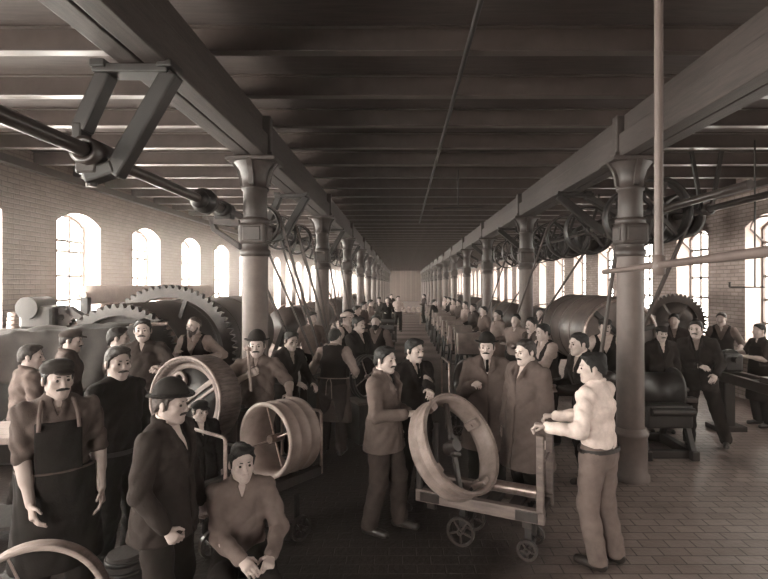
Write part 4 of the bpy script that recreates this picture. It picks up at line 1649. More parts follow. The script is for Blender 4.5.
# tarpaulin-covered machine across the left aisle
def tarp_machine():
    t = thing('covered_machine', 'long machine under a ragged dark tarpaulin at the left, behind the blurred men', 'machine', (0, 0, 0))
    b = MB()
    b.box((-4.55, 6.72, 0.75), (2.5, 0.65, 1.44), bev=0.03)
    b.build('machine_bed', m_iron, t)
    nx, ny = 70, 26
    vs, fs = [], []
    rnd = random.Random(3)
    for i in range(nx + 1):
        u = i / nx
        X = -5.86 + 2.66 * u
        topz = 1.60 + 0.16 * u + 0.02 * math.sin(u * 19) + 0.012 * math.sin(u * 47)
        edge = 0.42 + 0.09 * math.sin(u * 11) + 0.06 * math.sin(u * 29 + 1) + rnd.uniform(-0.02, 0.02)
        for j in range(ny + 1):
            v = j / ny
            s_ = v * (0.80 + 0.30 + edge)
            if s_ < 0.80:
                Y, Z = 7.13 - s_, topz + 0.02 * math.sin(s_ * 9 + u * 13)
            else:
                q = s_ - 0.80
                Y = 6.33 - 0.03 * math.sin(min(q * 12, 1.5)) - 0.025 * math.sin(u * 37 + q * 5) * min(1, q * 4)
                Z = topz - q
            vs.append((X, Y, Z))
    for i in range(nx):
        for j in range(ny):
            a = i * (ny + 1) + j
            fs.append((a, a + 1, a + ny + 2, a + ny + 1))
    c = MB().add(vs, fs, True).build('tarpaulin', mat('tarpaulin', 0.17, rough=0.8, var=0.2, scale=4, bump=0.3, bscale=12), t)
    md = c.modifiers.new('thick', 'SOLIDIFY'); md.thickness = 0.012
    b = MB()
    b.cyl((-3.45, 6.6, 1.74), (-2.98, 6.6, 1.76), 0.022, seg=12)
    b.build('bar_end', m_steel, t)
    return t
tarp_machine()
# gear block standing behind it
def gear_block(label, x, y, z0):
    t = thing('gear_block', label, 'machine', (x, y, 0))
    b = MB()
    b.box((0, 0, z0 / 2), (0.75, 0.5, z0), bev=0.02)
    b.box((0.05, 0, z0 + 0.16), (0.5, 0.36, 0.34), bev=0.05)
    b.cyl((-0.05, -0.22, z0 + 0.30), (-0.05, 0.22, z0 + 0.30), 0.16, seg=24)
    b.build('housing', m_iron, t)
    b = MB()
    for k in range(4):
        b.cyl((-0.36, 0, z0 + 0.06 * k), (-0.36, 0, z0 + 0.06 * k + 0.045), 0.11 - 0.004 * k, seg=20)
    b.build('disc_stack', m_steel, t)
    b = MB()
    b.gear((0.34, 0.0, z0 + 0.16), (0, 1, 0), 0.05, 0.15, 0.12, 20, 0.025)
    b.build('pinion', m_iron2, t)
    b = MB()
    b.bar((0.42, 0, z0 + 0.28), (0.62, 0, z0 + 0.14), 0.12, 0.1)
    b.build('lever', m_iron2, t)
    return t
gear_block('small block of gears and discs on the machine top below the second window', -5.3, 7.62, 1.62)

# --- right side machinery
def winder(label, x, y):
    t = thing('winding_machine', label, 'machine', (x, y, 0))
    b = MB()
    for k in (-1, 1):
        b.box((k * 0.30, 0, 0.06), (0.10, 0.95, 0.12), bev=0.01)
    b.box((0, -0.35, 0.06), (0.72, 0.10, 0.10), bev=0.01)
    b.box((0, 0.42, 0.06), (0.72, 0.10, 0.10), bev=0.01)
    for k in (-1, 1):
        b.bar((k * 0.30, -0.40, 0.1), (k * 0.30, -0.05, 0.78), 0.07, 0.07, up=(1, 0, 0), bev=0.01)
        b.bar((k * 0.30, 0.40, 0.1), (k * 0.30, 0.05, 0.78), 0.07, 0.07, up=(1, 0, 0), bev=0.01)
    b.build('frame', m_iron, t)
    b = MB()
    b.lathe([(0.05, -0.28), (0.30, -0.28), (0.30, -0.30), (0.24, -0.28), (0.24, 0.28), (0.30, 0.24), (0.30, 0.28), (0.05, 0.28)], (0, 0, 0.82), (1, 0, 0), 36)
    b.build('drum', m_iron, t)
    b = MB()
    b.lathe([(0.27, -0.02), (0.32, -0.02), (0.32, 0.02), (0.27, 0.02)], (-0.35, 0, 0.82), (1, 0, 0), 36, True)
    for i in range(6):
        a = PI * i / 3
        b.bar((-0.35, 0.02 * math.cos(a), 0.82 + 0.02 * math.sin(a)), (-0.35, 0.28 * math.cos(a), 0.82 + 0.28 * math.sin(a)), 0.025, 0.025, up=(1, 0, 0))
    b.build('hand_wheel', m_iron2, t)
    b = MB()
    b.cyl((-0.42, 0, 0.82), (0.46, 0, 0.82), 0.03, seg=12)
    b.box((0.40, -0.05, 0.70), (0.25, 0.14, 0.06), bev=0.008)
    b.build('spindle', m_iron2, t)
    b = MB()
    b.box((0, -0.30, 0.55), (0.6, 0.25, 0.3), bev=0.03)
    b.cyl((-0.25, -0.44, 0.62), (0.30, -0.44, 0.62), 0.05, seg=16)
    b.build('gear_case', m_iron, t)
    return t
winder('dark hand-fed winding machine on the brick floor right of the near column', 3.45, 7.1)

def lathe_bed(label, x, y0, y1, z_, rz=0, group='lathes'):
    t = thing('lathe', label, 'lathe', (x, y0, 0), rz, group)
    L_ = y1 - y0
    b = MB()
    for k in (-1, 1):
        b.box((k * 0.14, L_ / 2, z_ - 0.07), (0.09, L_, 0.14), bev=0.01)
    for q in (0.02, 0.35, 0.65, 0.98):
        b.box((0, L_ * q, z_ - 0.08), (0.22, 0.06, 0.1))
    b.build('bed', m_iron2, t)
    for q in (0.08, 0.92):
        b = MB()
        b.box((0, L_ * q, (z_ - 0.14) / 2 + 0.03), (0.18, 0.22, z_ - 0.2), bev=0.03)
        b.box((0, L_ * q, 0.04), (0.46, 0.34, 0.08), bev=0.01)
        b.build('foot', m_iron, t)
    b = MB()
    b.box((0, L_ - 0.2, z_ + 0.14), (0.3, 0.4, 0.28), bev=0.04)
    b.cyl((0, L_ - 0.5, z_ + 0.2), (0, L_ + 0.05, z_ + 0.2), 0.05, seg=16)
    for k in range(3):
        b.cyl((0, L_ - 0.34 + 0.09 * k, z_ + 0.2), (0, L_ - 0.26 + 0.09 * k, z_ + 0.2), 0.14 - 0.025 * k, seg=20)
    b.build('headstock', m_iron, t)
    b = MB()
    b.box((0, L_ * 0.45, z_ + 0.04), (0.34, 0.26, 0.08), bev=0.01)
    b.box((0, L_ * 0.45, z_ + 0.12), (0.12, 0.12, 0.10), bev=0.01)
    b.build('carriage', m_iron2, t)
    return t
lathe_bed('long lathe bed at the right edge between the two men by the wall', 5.05, 5.9, 8.3, 0.92)

def toothed_machine(label, x, y):
    t = thing('gear_machine', label, 'machine', (x, y, 0))
    b = MB()
    b.gear((0.35, 0, 1.52), (0.25, 1, 0), 0.40, 0.52, 0.10, 44, 0.045)
    for i in range(6):
        a = PI * i / 3
        e = V(math.cos(a), -0.25 * math.cos(a), math.sin(a))
        b.bar(V(0.35, 0, 1.52), V(0.35, 0, 1.52) + e * 0.42, 0.05, 0.05, up=(0, 1, 0))
    b.lathe([(0.03, -0.02), (0.42, -0.02), (0.42, 0.02), (0.03, 0.02)], (0.35, 0, 1.52), (0.25, 1, 0), 40, True)
    b.build('gear_wheel', m_iron2, t)
    b = MB()
    b.box((0.3, 0.35, 0.60), (0.9, 0.4, 1.2), bev=0.02)
    b.cyl((0.35, -0.1, 1.52), (0.35, 0.6, 1.52), 0.06, seg=16)
    b.box((0.35, 0.4, 1.35), (0.24, 0.25, 0.4), bev=0.03)
    b.build('frame', m_iron, t)
    b = MB()
    b.box((-0.35, 0.2, 1.42), (0.62, 0.5, 0.46), bev=0.01)
    b.build('sheet_guard', mat('sheet_metal', 0.52, rough=0.5, var=0.15), t)
    for k in (-1, 1):
        MB().box((-0.35 + 0.22 * k, 0.2, 0.6), (0.07, 0.35, 1.2)).build('stand', m_iron, t)
    return t
toothed_machine('tall machine with a toothed wheel below the right hand windows', 5.0, 10.2)

def box_machine(label, x, y, rz=0, group='row of box-fronted machines'):
    t = thing('box_machine', label, 'machine', (x, y, 0), rz, group)
    MB().box((0, -0.2, 1.00), (0.58, 0.35, 0.44), bev=0.012).build('front_box', mat('box_board', 0.50, rough=0.7, var=0.15), t)
    b = MB()
    for k in (-1, 1):
        b.bar((k * 0.22, -0.3, 0.8), (k * 0.28, -0.38, 0.0), 0.05, 0.05, bev=0.005)
        b.bar((k * 0.22, 0.25, 0.8), (k * 0.28, 0.35, 0.0), 0.05, 0.05, bev=0.005)
    b.box((0, 0, 0.78), (0.54, 0.7, 0.05), bev=0.008)
    b.box((0, 0, 0.25), (0.5, 0.5, 0.04), bev=0.008)
    b.build('frame', m_iron, t)
    b = MB()
    pts = [(-0.32, 0.15 + 0.0, 0.55 + 0)] + [(-0.32 + 0.0, 0.15 + 0.42 * math.cos(a), 0.75 + 0.55 * math.sin(a)) for a in [PI * i / 14 for i in range(15)]]
    b.tube(pts[1:], 0.018, 8)
    b.build('curved_guard', m_steel, t)
    b = MB()
    b.cyl((-0.26, 0.15, 1.0), (0.26, 0.15, 1.0), 0.14, seg=20)
    b.cyl((-0.36, 0.15, 1.0), (0.32, 0.15, 1.0), 0.03, seg=10)
    b.build('roller', m_iron2, t)
    return t
ords = ['nearest', 'second', 'third', 'fourth', 'fifth', 'sixth', 'seventh', 'eighth', 'ninth', 'tenth']
bm0 = None
for i in range(8):
    yy = 11.4 + 2.0 * i
    lb = '%s of the wooden box-fronted machines in a row along the right of the aisle' % ords[i]
    if bm0 is None:
        bm0 = box_machine(lb, 1.47, yy, 0)
    else:
        dup(bm0, (1.47, yy, 0), None, lb)
# left benches along the aisle
wb = None
for i in range(4):
    lb = '%s workbench in the row along the left of the aisle, counted from the camera' % ords[i]
    yy = 10.65 + 2.9 * i
    if wb is None:
        wb = workbench(lb, -0.56, yy, 0.58, 1.6, 0.92, 0, m_dwood, 'benches along the left of the aisle')
    else:
        dup(wb, (-0.56, yy, 0), None, lb)
crate_ = None
for i in range(4):
    yy = 12.1 + 2.9 * i
    lb = '%s dark crate standing on the floor beside the left benches' % ords[i]
    if crate_ is None:
        crate_ = thing('crate', lb, 'crate', (-0.50, yy, 0), group='crates beside the aisle')
        MB().box((0, 0, 0.3), (0.46, 0.6, 0.6), bev=0.01).build('body', m_dwood, crate_)
        MB().box((0, 0, 0.615), (0.50, 0.64, 0.03), bev=0.006).build('lid', m_wood, crate_)
    else:
        dup(crate_, (-0.50 + 0.06 * (i % 2), yy, 0), None, lb)
# far left and far right drums, half hidden between the columns
m_far = mat('far_drum_iron', 0.24, rough=0.45, var=0.15)
def small_drum(label, x, y, r, L_, src=None):
    if src is not None:
        return dup(src, (x, y, 0), None, label)
    t = thing('winding_drum', label, 'machine', (x, y, 0), group='winding drums in the aisles')
    MB().lathe([(0.06, -0.1), (0.06, 0), (r, 0), (r, L_), (0.06, L_), (0.06, L_ + 0.1)], (0, 0, 1.05), (0, 1, 0), 36).build('drum', m_far, t)
    for q in (-0.06, L_ + 0.06):
        b = MB()
        b.bar((-0.4, q, 0), (0, q, 1.1), 0.1, 0.08, up=(0, 1, 0))
        b.bar((0.4, q, 0), (0, q, 1.1), 0.1, 0.08, up=(0, 1, 0))
        b.build('stand', m_iron, t)
    b = MB()
    pts = [(0, -0.1 , 1.05)]
    b.tube([((r + 0.12) * math.cos(a), 0.5 * L_, 1.05 + (r + 0.12) * math.sin(a)) for a in [PI * i / 16 for i in range(17)]], 0.02, 8)
    b.build('hoop_guard', m_steel, t)
    return t
sd = None
for i in range(6):
    lb = '%s winding drum in the left aisle beyond the great drum' % ords[i]
    o = small_drum(lb, -3.3, 14.6 + 4.6 * i, 0.55, 2.6, sd)
    sd = sd or o
for i in range(6):
    lb = '%s winding drum in the right aisle beyond the polished drum' % ords[i]
    small_drum(lb, 4.0, 13.2 + 4.6 * i, 0.55, 2.6, sd)

# --- overhead line shafts, hangers, pulleys, belts
def shaft(label, x, z_, y0, y1, couplings):
    t = thing('line_shaft', label, 'shaft', (x, y0, z_), group='overhead line shafts')
    MB().cyl((0, 0, 0), (0, y1 - y0, 0), 0.046, seg=16).build('rod', m_iron2, t)
    for yy in couplings:
        b = MB()
        q = yy - y0
        b.lathe([(0.047, -0.20), (0.085, -0.18), (0.10, -0.14), (0.085, -0.10), (0.085, -0.06), (0.13, -0.045), (0.13, 0.045), (0.085, 0.06), (0.085, 0.10), (0.10, 0.14), (0.085, 0.18), (0.047, 0.20)], (0, q, 0), (0, 1, 0), 20)
        b.build('coupling', m_iron, t)
    return t
SXL, SZL = -2.07, 3.13
shaft('overhead line shaft running left of the near left column', SXL, SZL, -1.0, 40.0, (5.45, 15.6, 25.8, 36.0))
SXR, SZR = 3.35, 3.22
shaft('overhead line shaft running right of the right column row', SXR, SZR, 5.0, 42.0, (8.75, 17.8))

def hanger(label, bx, y, sx, sz, src=None):
    if src is not None:
        return dup(src, (bx, y, 3.715), None, label)
    t = thing('shaft_hanger', label, 'hanger', (bx, y, 3.715), group='cast-iron shaft hangers')
    dx, dz = sx - bx, sz - 3.715
    s = 1 if dx >= 0 else -1
    b = MB()
    b.box((dx * 0.12, 0, -0.03), (0.50, 0.16, 0.06), bev=0.01)
    b.box((-0.20 * s + 0.0, 0, -0.005), (0.10, 0.20, 0.05), bev=0.008)
    b.box((0.24 * s, 0, -0.005), (0.10, 0.20, 0.05), bev=0.008)
    b.build('top_plate', m_iron, t)
    b = MB()
    b.bar((0.22 * s, 0, -0.04), (dx + 0.085 * s, 0, dz + 0.16), 0.12, 0.10, up=(s, 0, 0.2), bev=0.015)
    b.bar((dx + 0.085 * s, 0, dz + 0.20), (dx + 0.085 * s, 0, dz - 0.04), 0.13, 0.07, up=(s, 0, 0), bev=0.015)
    b.build('outer_leg', m_iron, t)
    b = MB()
    b.bar((-0.22 * s, 0, -0.04), (dx - 0.13 * s, 0, dz - 0.14), 0.12, 0.115, up=(s, 0, 0.6), bev=0.015)
    b.bar((dx - 0.16 * s, 0, dz - 0.09), (dx + 0.05 * s, 0, dz - 0.16), 0.13, 0.10, up=(0, 0, 1), bev=0.02)
    b.build('brace_leg', m_iron, t)
    b = MB()
    b.lathe([(0.048, -0.13), (0.092, -0.13), (0.092, 0.13), (0.048, 0.13)], (dx, 0, dz), (0, 1, 0), 20, True)
    b.box((dx + 0.02 * s, 0, dz - 0.10), (0.14, 0.15, 0.08), bev=0.015)
    b.cyl((dx + 0.02 * s, 0, dz - 0.22), (dx + 0.02 * s, 0, dz - 0.12), 0.035, seg=12)
    b.cyl((dx + 0.02 * s, 0, dz - 0.17), (dx + 0.02 * s, 0, dz - 0.145), 0.06, seg=6)
    b.build('bearing', m_iron2, t)
    return t
h0 = hanger('big cast-iron shaft hanger under the beam near the upper left', CL - 0.05, 3.5, SXL, SZL)
for i, yy in enumerate((8.4, 13.7, 18.8, 23.9, 29.0)):
    hanger('%s cast-iron shaft hanger under the left beam beyond the near column' % ords[i], CL - 0.05, yy, SXL, SZL, h0)
hr0 = hanger('first cast-iron shaft hanger under the right beam beyond the near column', CR + 0.05, 8.3, SXR, SZR)
for i, yy in enumerate((13.4, 18.5, 23.6)):
    hanger('%s cast-iron shaft hanger under the right beam beyond the near column' % ords[i + 1], CR + 0.05, yy, SXR, SZR, hr0)

def pulley(label, x, y, z_, r, w, src=None):
    if src is not None:
        return dup(src, (x, y, z_), None, label)
    t = thing('belt_pulley', label, 'pulley', (x, y, z_), group='pulleys on the line shafts')
    b = MB()
    b.lathe([(r - 0.02, -w / 2), (r, -w / 2), (r + 0.008, 0), (r, w / 2), (r - 0.02, w / 2)], (0, 0, 0), (0, 1, 0), 36, True)
    b.build('rim', m_iron, t)
    b = MB()
    for i in range(6):
        a = PI * i / 3 + 0.2
        e = V(math.cos(a), 0, math.sin(a))
        b.bar(e * 0.05, e * (r - 0.01), 0.045, 0.03, up=(0, 1, 0))
    b.lathe([(0.048, -w * 0.6), (0.082, -w * 0.6), (0.082, w * 0.6), (0.048, w * 0.6)], (0, 0, 0), (0, 1, 0), 20, True)
    b.build('spokes', m_iron, t)
    return t
pl = None
for nm, yy in (('spoked belt pulley on the left shaft above the man with the hammer', 7.6), ('spoked belt pulley on the left shaft second beyond the near column', 8.8), ('spoked belt pulley on the left shaft third beyond the near column', 10.2),
               ('spoked belt pulley on the left shaft just behind the second column', 12.2), ('spoked belt pulley on the left shaft ahead of the third column', 14.4),
               ('spoked belt pulley on the left shaft behind the third column', 16.9), ('spoked belt pulley on the left shaft ahead of the fourth column', 19.6), ('spoked belt pulley on the left shaft behind the fourth column', 22.4)):
    o = pulley(nm, SXL, yy, SZL, 0.28, 0.14, pl); pl = pl or o
pr = None
for i, yy in enumerate((6.85, 7.5, 9.3, 10.5, 11.7, 12.7, 13.9, 15.2, 16.6, 19.0)):
    o = pulley('%s of the big dark belt pulleys on the right shaft, counted from the near column' % ords[i], SXR, yy, SZR, 0.43, 0.22, pr); pr = pr or o

shaft('second overhead line shaft near the middle of the right aisle', 4.45, 3.35, 6.0, 40.0, (9.4,))
for i, yy in enumerate((7.6, 11.2, 16.3, 21.4)):
    t = thing('shaft_rod_hanger', '%s pair of hanger rods holding the shaft in the middle of the right aisle' % ords[i], 'hanger', (4.45, yy, 3.35), group='hanger rods of the right aisle')
    for k in (-1, 1):
        MB().bar((k * 0.07, 0, 0.0), (k * 0.22, 0, ZJ - 3.35), 0.05, 0.04, up=(0, 1, 0)).build('rod', m_iron, t)
    MB().lathe([(0.048, -0.09), (0.085, -0.09), (0.085, 0.09), (0.048, 0.09)], (0, 0, 0), (0, 1, 0), 20, True).build('bearing', m_iron2, t)
dp = None
for i, yy in enumerate((8.5, 10.2, 12.4, 13.6, 15.1, 17.6, 19.4)):
    lb = '%s of the dark drum pulleys on the shaft in the middle of the right aisle' % ords[i]
    if dp is None:
        dp = thing('drum_pulley', lb, 'pulley', (4.45, yy, 3.35), group='drum pulleys of the right aisle')
        MB().lathe([(0.30, -0.28), (0.36, -0.28), (0.37, 0), (0.36, 0.28), (0.30, 0.28)], (0, 0, 0), (0, 1, 0), 36, True).build('rim', m_iron, dp)
        MB().lathe([(0.048, -0.03), (0.305, -0.03), (0.305, 0.03), (0.048, 0.03)], (0, 0, 0), (0, 1, 0), 36, True).build('web_disc', m_dwood, dp)
    else:
        dup(dp, (4.45, yy, 3.35), None, lb)

def belt(label, px, py, pz, pr_, qx, qy, qz, qr, w=0.07):
    """flat leather belt: open loop over two pulleys whose axles run along Y"""
    P_, Q_ = Vector((px, pz)), Vector((qx, qz))
    d = (Q_ - P_)
    ang = math.atan2(d.y, d.x)
    pts = []
    for i in range(13):
        a = ang + PI / 2 + PI * i / 12
        pts.append((px + pr_ * math.cos(a), py, pz + pr_ * math.sin(a)))
    for i in range(13):
        a = ang - PI / 2 + PI * i / 12
        pts.append((qx + qr * math.cos(a), qy, qz + qr * math.sin(a)))
    n = len(pts)
    vs, fs = [], []
    cx_, cz_ = (px + qx) / 2, (pz + qz) / 2
    for (x_, y_, z_) in pts:
        vs += [(x_, y_ - w / 2, z_), (x_, y_ + w / 2, z_)]
    for i in range(n):
        j = (i + 1) % n
        fs.append((2 * i, 2 * i + 1, 2 * j + 1, 2 * j))
    o = MB().add(vs, fs).build('drive_belt', m_leather)
    md = o.modifiers.new('thick', 'SOLIDIFY'); md.thickness = 0.028; md.offset = 1
    tag(o, label, 'belt', 'leather drive belts')
    return o
def spindle_stand(label, x, y, z_, r, src=None):
    if src is not None:
        return dup(src, (x, y, 0), None, label)
    t = thing('spindle_stand', label, 'machine', (x, y, 0), group='belt-driven spindle stands')
    b = MB()
    b.box((0, 0.02, 0.04), (0.42, 0.5, 0.08), bev=0.01)
    b.box((0, 0.19, (z_ - 0.1) / 2 + 0.03), (0.26, 0.14, z_ - 0.15), bev=0.02)
    b.build('pedestal', m_iron, t)
    MB().lathe([(0.02, -0.05), (r, -0.05), (r + 0.004, 0), (r, 0.05), (0.02, 0.05)], (0, 0, z_), (0, 1, 0), 24).build('pulley', m_iron2, t)
    b = MB()
    b.cyl((0, -0.22, z_), (0, 0.42, z_), 0.022, seg=12)
    b.cyl((0, 0.10, z_), (0, 0.28, z_), 0.07, seg=16)
    b.build('spindle', m_iron2, t)
    return t
ss = None
for k, (nm, where, sx_, y_, sz_, pr_, qx_) in enumerate((
        ('leather drive belt slanting from the left shaft down in front of the second column', 'spindle stand in the left aisle ahead of the second column', SXL, 8.8, SZL, 0.292, -1.32),
        ('second leather drive belt from the left shaft, just ahead of the second column', 'second spindle stand just ahead of the second left column', SXL, 10.2, SZL, 0.292, -1.55),
        ('leather drive belt from the left shaft just behind the second column', 'spindle stand just behind the second left column', SXL, 12.2, SZL, 0.292, -1.55),
        ('leather drive belt from the left shaft ahead of the third column', 'spindle stand ahead of the third left column', SXL, 14.4, SZL, 0.292, -1.5),
        ('leather drive belt slanting right behind the near left column', 'spindle stand behind the near left column', SXL, 7.6, SZL, 0.292, -1.28),
        ('leather drive belt slanting from the right shaft toward the box-fronted machines', 'spindle stand beside the box-fronted machines', SXR, 10.5, SZR, 0.442, 2.25),
        ('leather drive belt from the right shaft beyond the second right column', 'spindle stand beyond the second right column', SXR, 13.9, SZR, 0.442, 2.25),
        ('leather drive belt hanging from the right shaft close behind the near right column', 'spindle stand close behind the near right column', SXR, 6.85, SZR, 0.442, 2.72))):
    zq = 1.0
    st_ = spindle_stand(where, qx_, y_, zq, 0.115, ss)
    ss = ss or st_
    belt(nm, sx_, y_, sz_, pr_, qx_, y_, zq, 0.130)

# bracket on the near left column carrying the shaft
def shaft_bracket():
    t = thing('shaft_bracket', 'cast-iron box bracket on the near left column holding the shaft', 'bracket', (CL, 6.06, 0))
    b = MB()
    poly = [(-0.15, 2.70), (-0.15, 3.00), (-0.48, 3.03), (-0.50, 2.93), (-0.28, 2.72)]
    hole = 0
    b.prism([(-0.177, 2.93), (-0.177, 3.0), (-0.50, 3.03), (-0.50, 2.96)], (0, 0, 0), (1, 0, 0), (0, 0, 1), 0.12)
    b.prism([(-0.50, 3.03), (-0.53, 3.03), (-0.49, 2.88), (-0.177, 2.66), (-0.177, 2.73), (-0.44, 2.90)], (0, 0, 0), (1, 0, 0), (0, 0, 1), 0.12)
    b.build('arm', m_colup, t)
    b = MB()
    b.lathe([(0.048, -0.12), (0.09, -0.12), (0.09, 0.12), (0.048, 0.12)], (-0.36, 0, 3.13), (0, 1, 0), 18, True)
    b.box((-0.36, 0, 3.045), (0.2, 0.14, 0.06), bev=0.01)
    b.build('bearing', m_iron, t)
    return t
shaft_bracket()

# pipes
t = thing('gas_pipe', 'pale gas pipe hanging near the camera with a long crossbar', 'pipe', (1.155, 2.34, 2.34))
m_pipe = mat('gas_pipe_paint', 0.38, rough=0.5, var=0.08)
MB().cyl((0, 0, 0.0), (0, 0, ZJ - 2.34), 0.019, seg=16).build('drop_pipe', m_pipe, t)
MB().cyl((-0.27, -1.45, 0.0), (0.24, 1.25, 0.0), 0.016, seg=12).build('crossbar', m_pipe, t)
MB().lathe([(0.018, -0.045), (0.028, -0.04), (0.028, 0.04), (0.018, 0.045)], seg=16).build('tee', m_pipe, t)
t = thing('gas_lamp', 'thin black gas lamp drop pipe with a short arm at the far right', 'lamp', (4.75, 7.0, 2.22))
MB().cyl((0, 0, 0), (0, 0, ZJ - 2.22), 0.012, seg=10).build('drop_pipe', m_iron, t)
MB().cyl((-0.34, 0, 0), (0.14, 0, 0), 0.010, seg=10).build('arm', m_iron, t)
MB().lathe([(0.010, 0), (0.016, 0.01), (0.012, 0.05), (0.02, 0.07)], (-0.34, 0, 0), seg=12).build('burner', m_iron2, t)
t = thing('ceiling_pipe', 'dark pipe running lengthwise below the ceiling over the middle of the aisle', 'pipe', (0.53, 0, 4.165))
MB().cyl((0, Y0 + 0.2, 0), (0, 16.0, 0), 0.022, seg=12).build('pipe', m_iron, t)
t = thing('lamp_drop', 'slim drop rod hanging from the ceiling over the middle of the aisle', 'lamp', (0.95, 8.8, 3.55))
MB().cyl((0, 0, 0), (0, 0, ZJ - 3.55), 0.010, seg=8).build('rod', m_iron, t)
MB().cyl((-0.42, 0, 0), (0.42, 0, 0.02), 0.010, seg=8).build('arm', m_iron, t)
# ------------------------------------------------------------------ the people
def PX(u, d): return (u - 402) * d / 520
W = 'w'
# left foreground
person('man in a dark cloth cap and leather apron standing at the left edge', PX(57, 3.42), 3.42, 1.76, yaw=38, head=(14, 4), top='shirt', tv=0.36, sleeves='short', trousers=0.18, apron=0.17, hat='cap', hv=0.22, hair=0.14, mous=True, skin=0.56,
       RH=(W, PX(33, 3.12), 3.12, 0.74), L=(0.24, -0.10, 0.80), elbowR=(-0.8, 0.6, -0.3))
person('man in a dark jersey standing sideways behind the bowler man', PX(117, 4.05), 4.05, 1.77, yaw=68, head=(-14, 3), top='jersey', tv=0.18, sleeves='long', trousers=0.16, hair=0.24, mous=True, skin=0.62,
       RH=(W, PX(107, 3.95), 3.93, 0.80))
person('stout man in a bowler hat and dark jacket seen from the side', PX(164, 3.2), 3.2, 1.64, yaw=82, head=(2, 6), top='jacket', tv=0.26, trousers=0.22, hat='bowler', hv=0.19, hair=0.3, mous=True, skin=0.60, fat=1.12, lean=3,
       RH=(W, PX(163, 2.95) + 0.05, 2.90, 0.83), L=(0.27, -0.12, 0.8), curl=(0.8, 0.8))
person('young man in a grey work shirt seated with his hand on his knee', PX(241, 3.45), 3.45, 1.62, yaw=20, head=(10, 2), pose='sit', seat=0.40, lean=8, top='shirt', tv=0.47, sleeves='long', trousers=0.20, hair=0.15, mous=False, skin=0.66, longhair=True, fat=0.88,
       L=(0.17, -0.38, 0.57), RH=(0.0, -0.42, 0.60), curl=(0.3, 0.5), feet=((0.13, -0.46), (-0.18, -0.42)))
stool('plain wooden stool under the seated young man', PX(241, 3.45), 3.48, 0.305, 0.27)
person('boy in a dark cap peering over the white cart rail', PX(199, 4.55), 4.55, 1.24, yaw=42, head=(12, 8), top='jacket', tv=0.18, trousers=0.18, hat='cap', hv=0.16, hair=0.13, mous=False, skin=0.60)
# left middle
person('moustached man in a dark shirt resting his hand on the thick wooden wheel', PX(143, 5.55), 5.55, 1.72, yaw=14, z=0.17, head=(4, 2), top='shirt', tv=0.27, sleeves='long', trousers=0.18, hair=0.18, skin=0.62,
       L=(W, PX(163, 5.2), 5.17, 1.40))
person('bearded man in a waistcoat and shirt sleeves bent over the drum machine staging', PX(197, 6.95), 6.95, 1.66, yaw=-6, z=0.17, head=(-18, 6), top='shirt', tv=0.62, vest=0.22, sleeves='rolled', trousers=0.18, hair=0.35, bald=True, beard=0.34, skin=0.64, lean=6,
       RH=(W, PX(172, 6.6), 6.7, 1.33), L=(W, PX(209, 6.7), 6.72, 1.28))
person('man in a pale work shirt at the far left with his back turned', PX(22, 5.05), 5.05, 1.67, yaw=142, head=(-30, 6), top='shirt', tv=0.42, sleeves='long', trousers=0.2, hair=0.24, mous=False, lean=6, L=(0.22, -0.28, 0.95), RH=(-0.22, -0.28, 0.95))
person('man in a round cap and pale smock by the ragged tarpaulin', PX(65, 5.85), 5.85, 1.75, yaw=118, head=(-10, 8), top='smock', tv=0.38, trousers=0.2, hat='cap', hv=0.3, hair=0.2, lean=4)
person('man at the right end of the tarpaulin, half hidden by the jersey man', PX(117, 5.95), 5.95, 1.77, yaw=112, head=(0, 4), top='shirt', tv=0.32, trousers=0.2, hair=0.2, mous=False, L=(0.15, -0.3, 1.0), RH=(-0.2, -0.3, 1.0))
person('man in a bowler hat and short-sleeved shirt holding a hammer on his shoulder', PX(257, 5.5), 5.5, 1.735, yaw=4, head=(4, 3), top='shirt', tv=0.42, sleeves='short', trousers=0.26, hat='bowler', hv=0.2, hair=0.16, skin=0.62,
       RH=(W, PX(250, 5.27), 5.25, 1.31), L=(W, PX(291, 5.08), 5.10, 1.135), elbowR=(-1, 0.1, -0.5), curl=(0.5, 0.75), fist=(None, (0.6, 0.5, 0.3)))
person('man in dark clothes bending at the spindle stand behind the hammer man', PX(283, 6.75), 6.75, 1.68, yaw=52, head=(-10, 14), top='jacket', tv=0.24, trousers=0.2, hair=0.2, mous=False, lean=14, L=(0.2, -0.4, 0.95), RH=(-0.1, -0.42, 1.0), under=0.55)
person('man seen from behind in a dark waistcoat with apron strings', PX(333, 6.95), 6.95, 1.67, yaw=170, head=(-8, 10), top='shirt', tv=0.55, vest=0.21, sleeves='rolled', trousers=0.28, apron=0.36, hair=0.16, mous=False, lean=6,
       L=(0.24, -0.30, 1.02), RH=(-0.26, -0.28, 1.0))
person('man in a pale shirt by the window light left of the second column', PX(311, 9.6), 9.6, 1.76, yaw=30, head=(8, 8), top='shirt', tv=0.46, sleeves='rolled', trousers=0.22, hair=0.2, L=(0.2, -0.32, 0.98), RH=(-0.22, -0.2, 0.9))
person('man in a dark jacket turned toward the aisle beside the apron man', PX(358, 8.2), 8.2, 1.75, yaw=52, head=(6, 4), top='jacket', tv=0.22, trousers=0.2, hair=0.16, under=0.7, RH=(0.0, -0.32, 1.05))
person('man in a waistcoat facing the camera holding a pale board', PX(376, 9.05), 9.05, 1.74, yaw=-8, head=(2, 4), top='shirt', tv=0.42, vest=0.24, sleeves='rolled', trousers=0.2, hair=0.16, beard=0.2, L=(W, PX(383, 8.7), 8.7, 1.06), RH=(W, PX(364, 8.7), 8.7, 1.06))
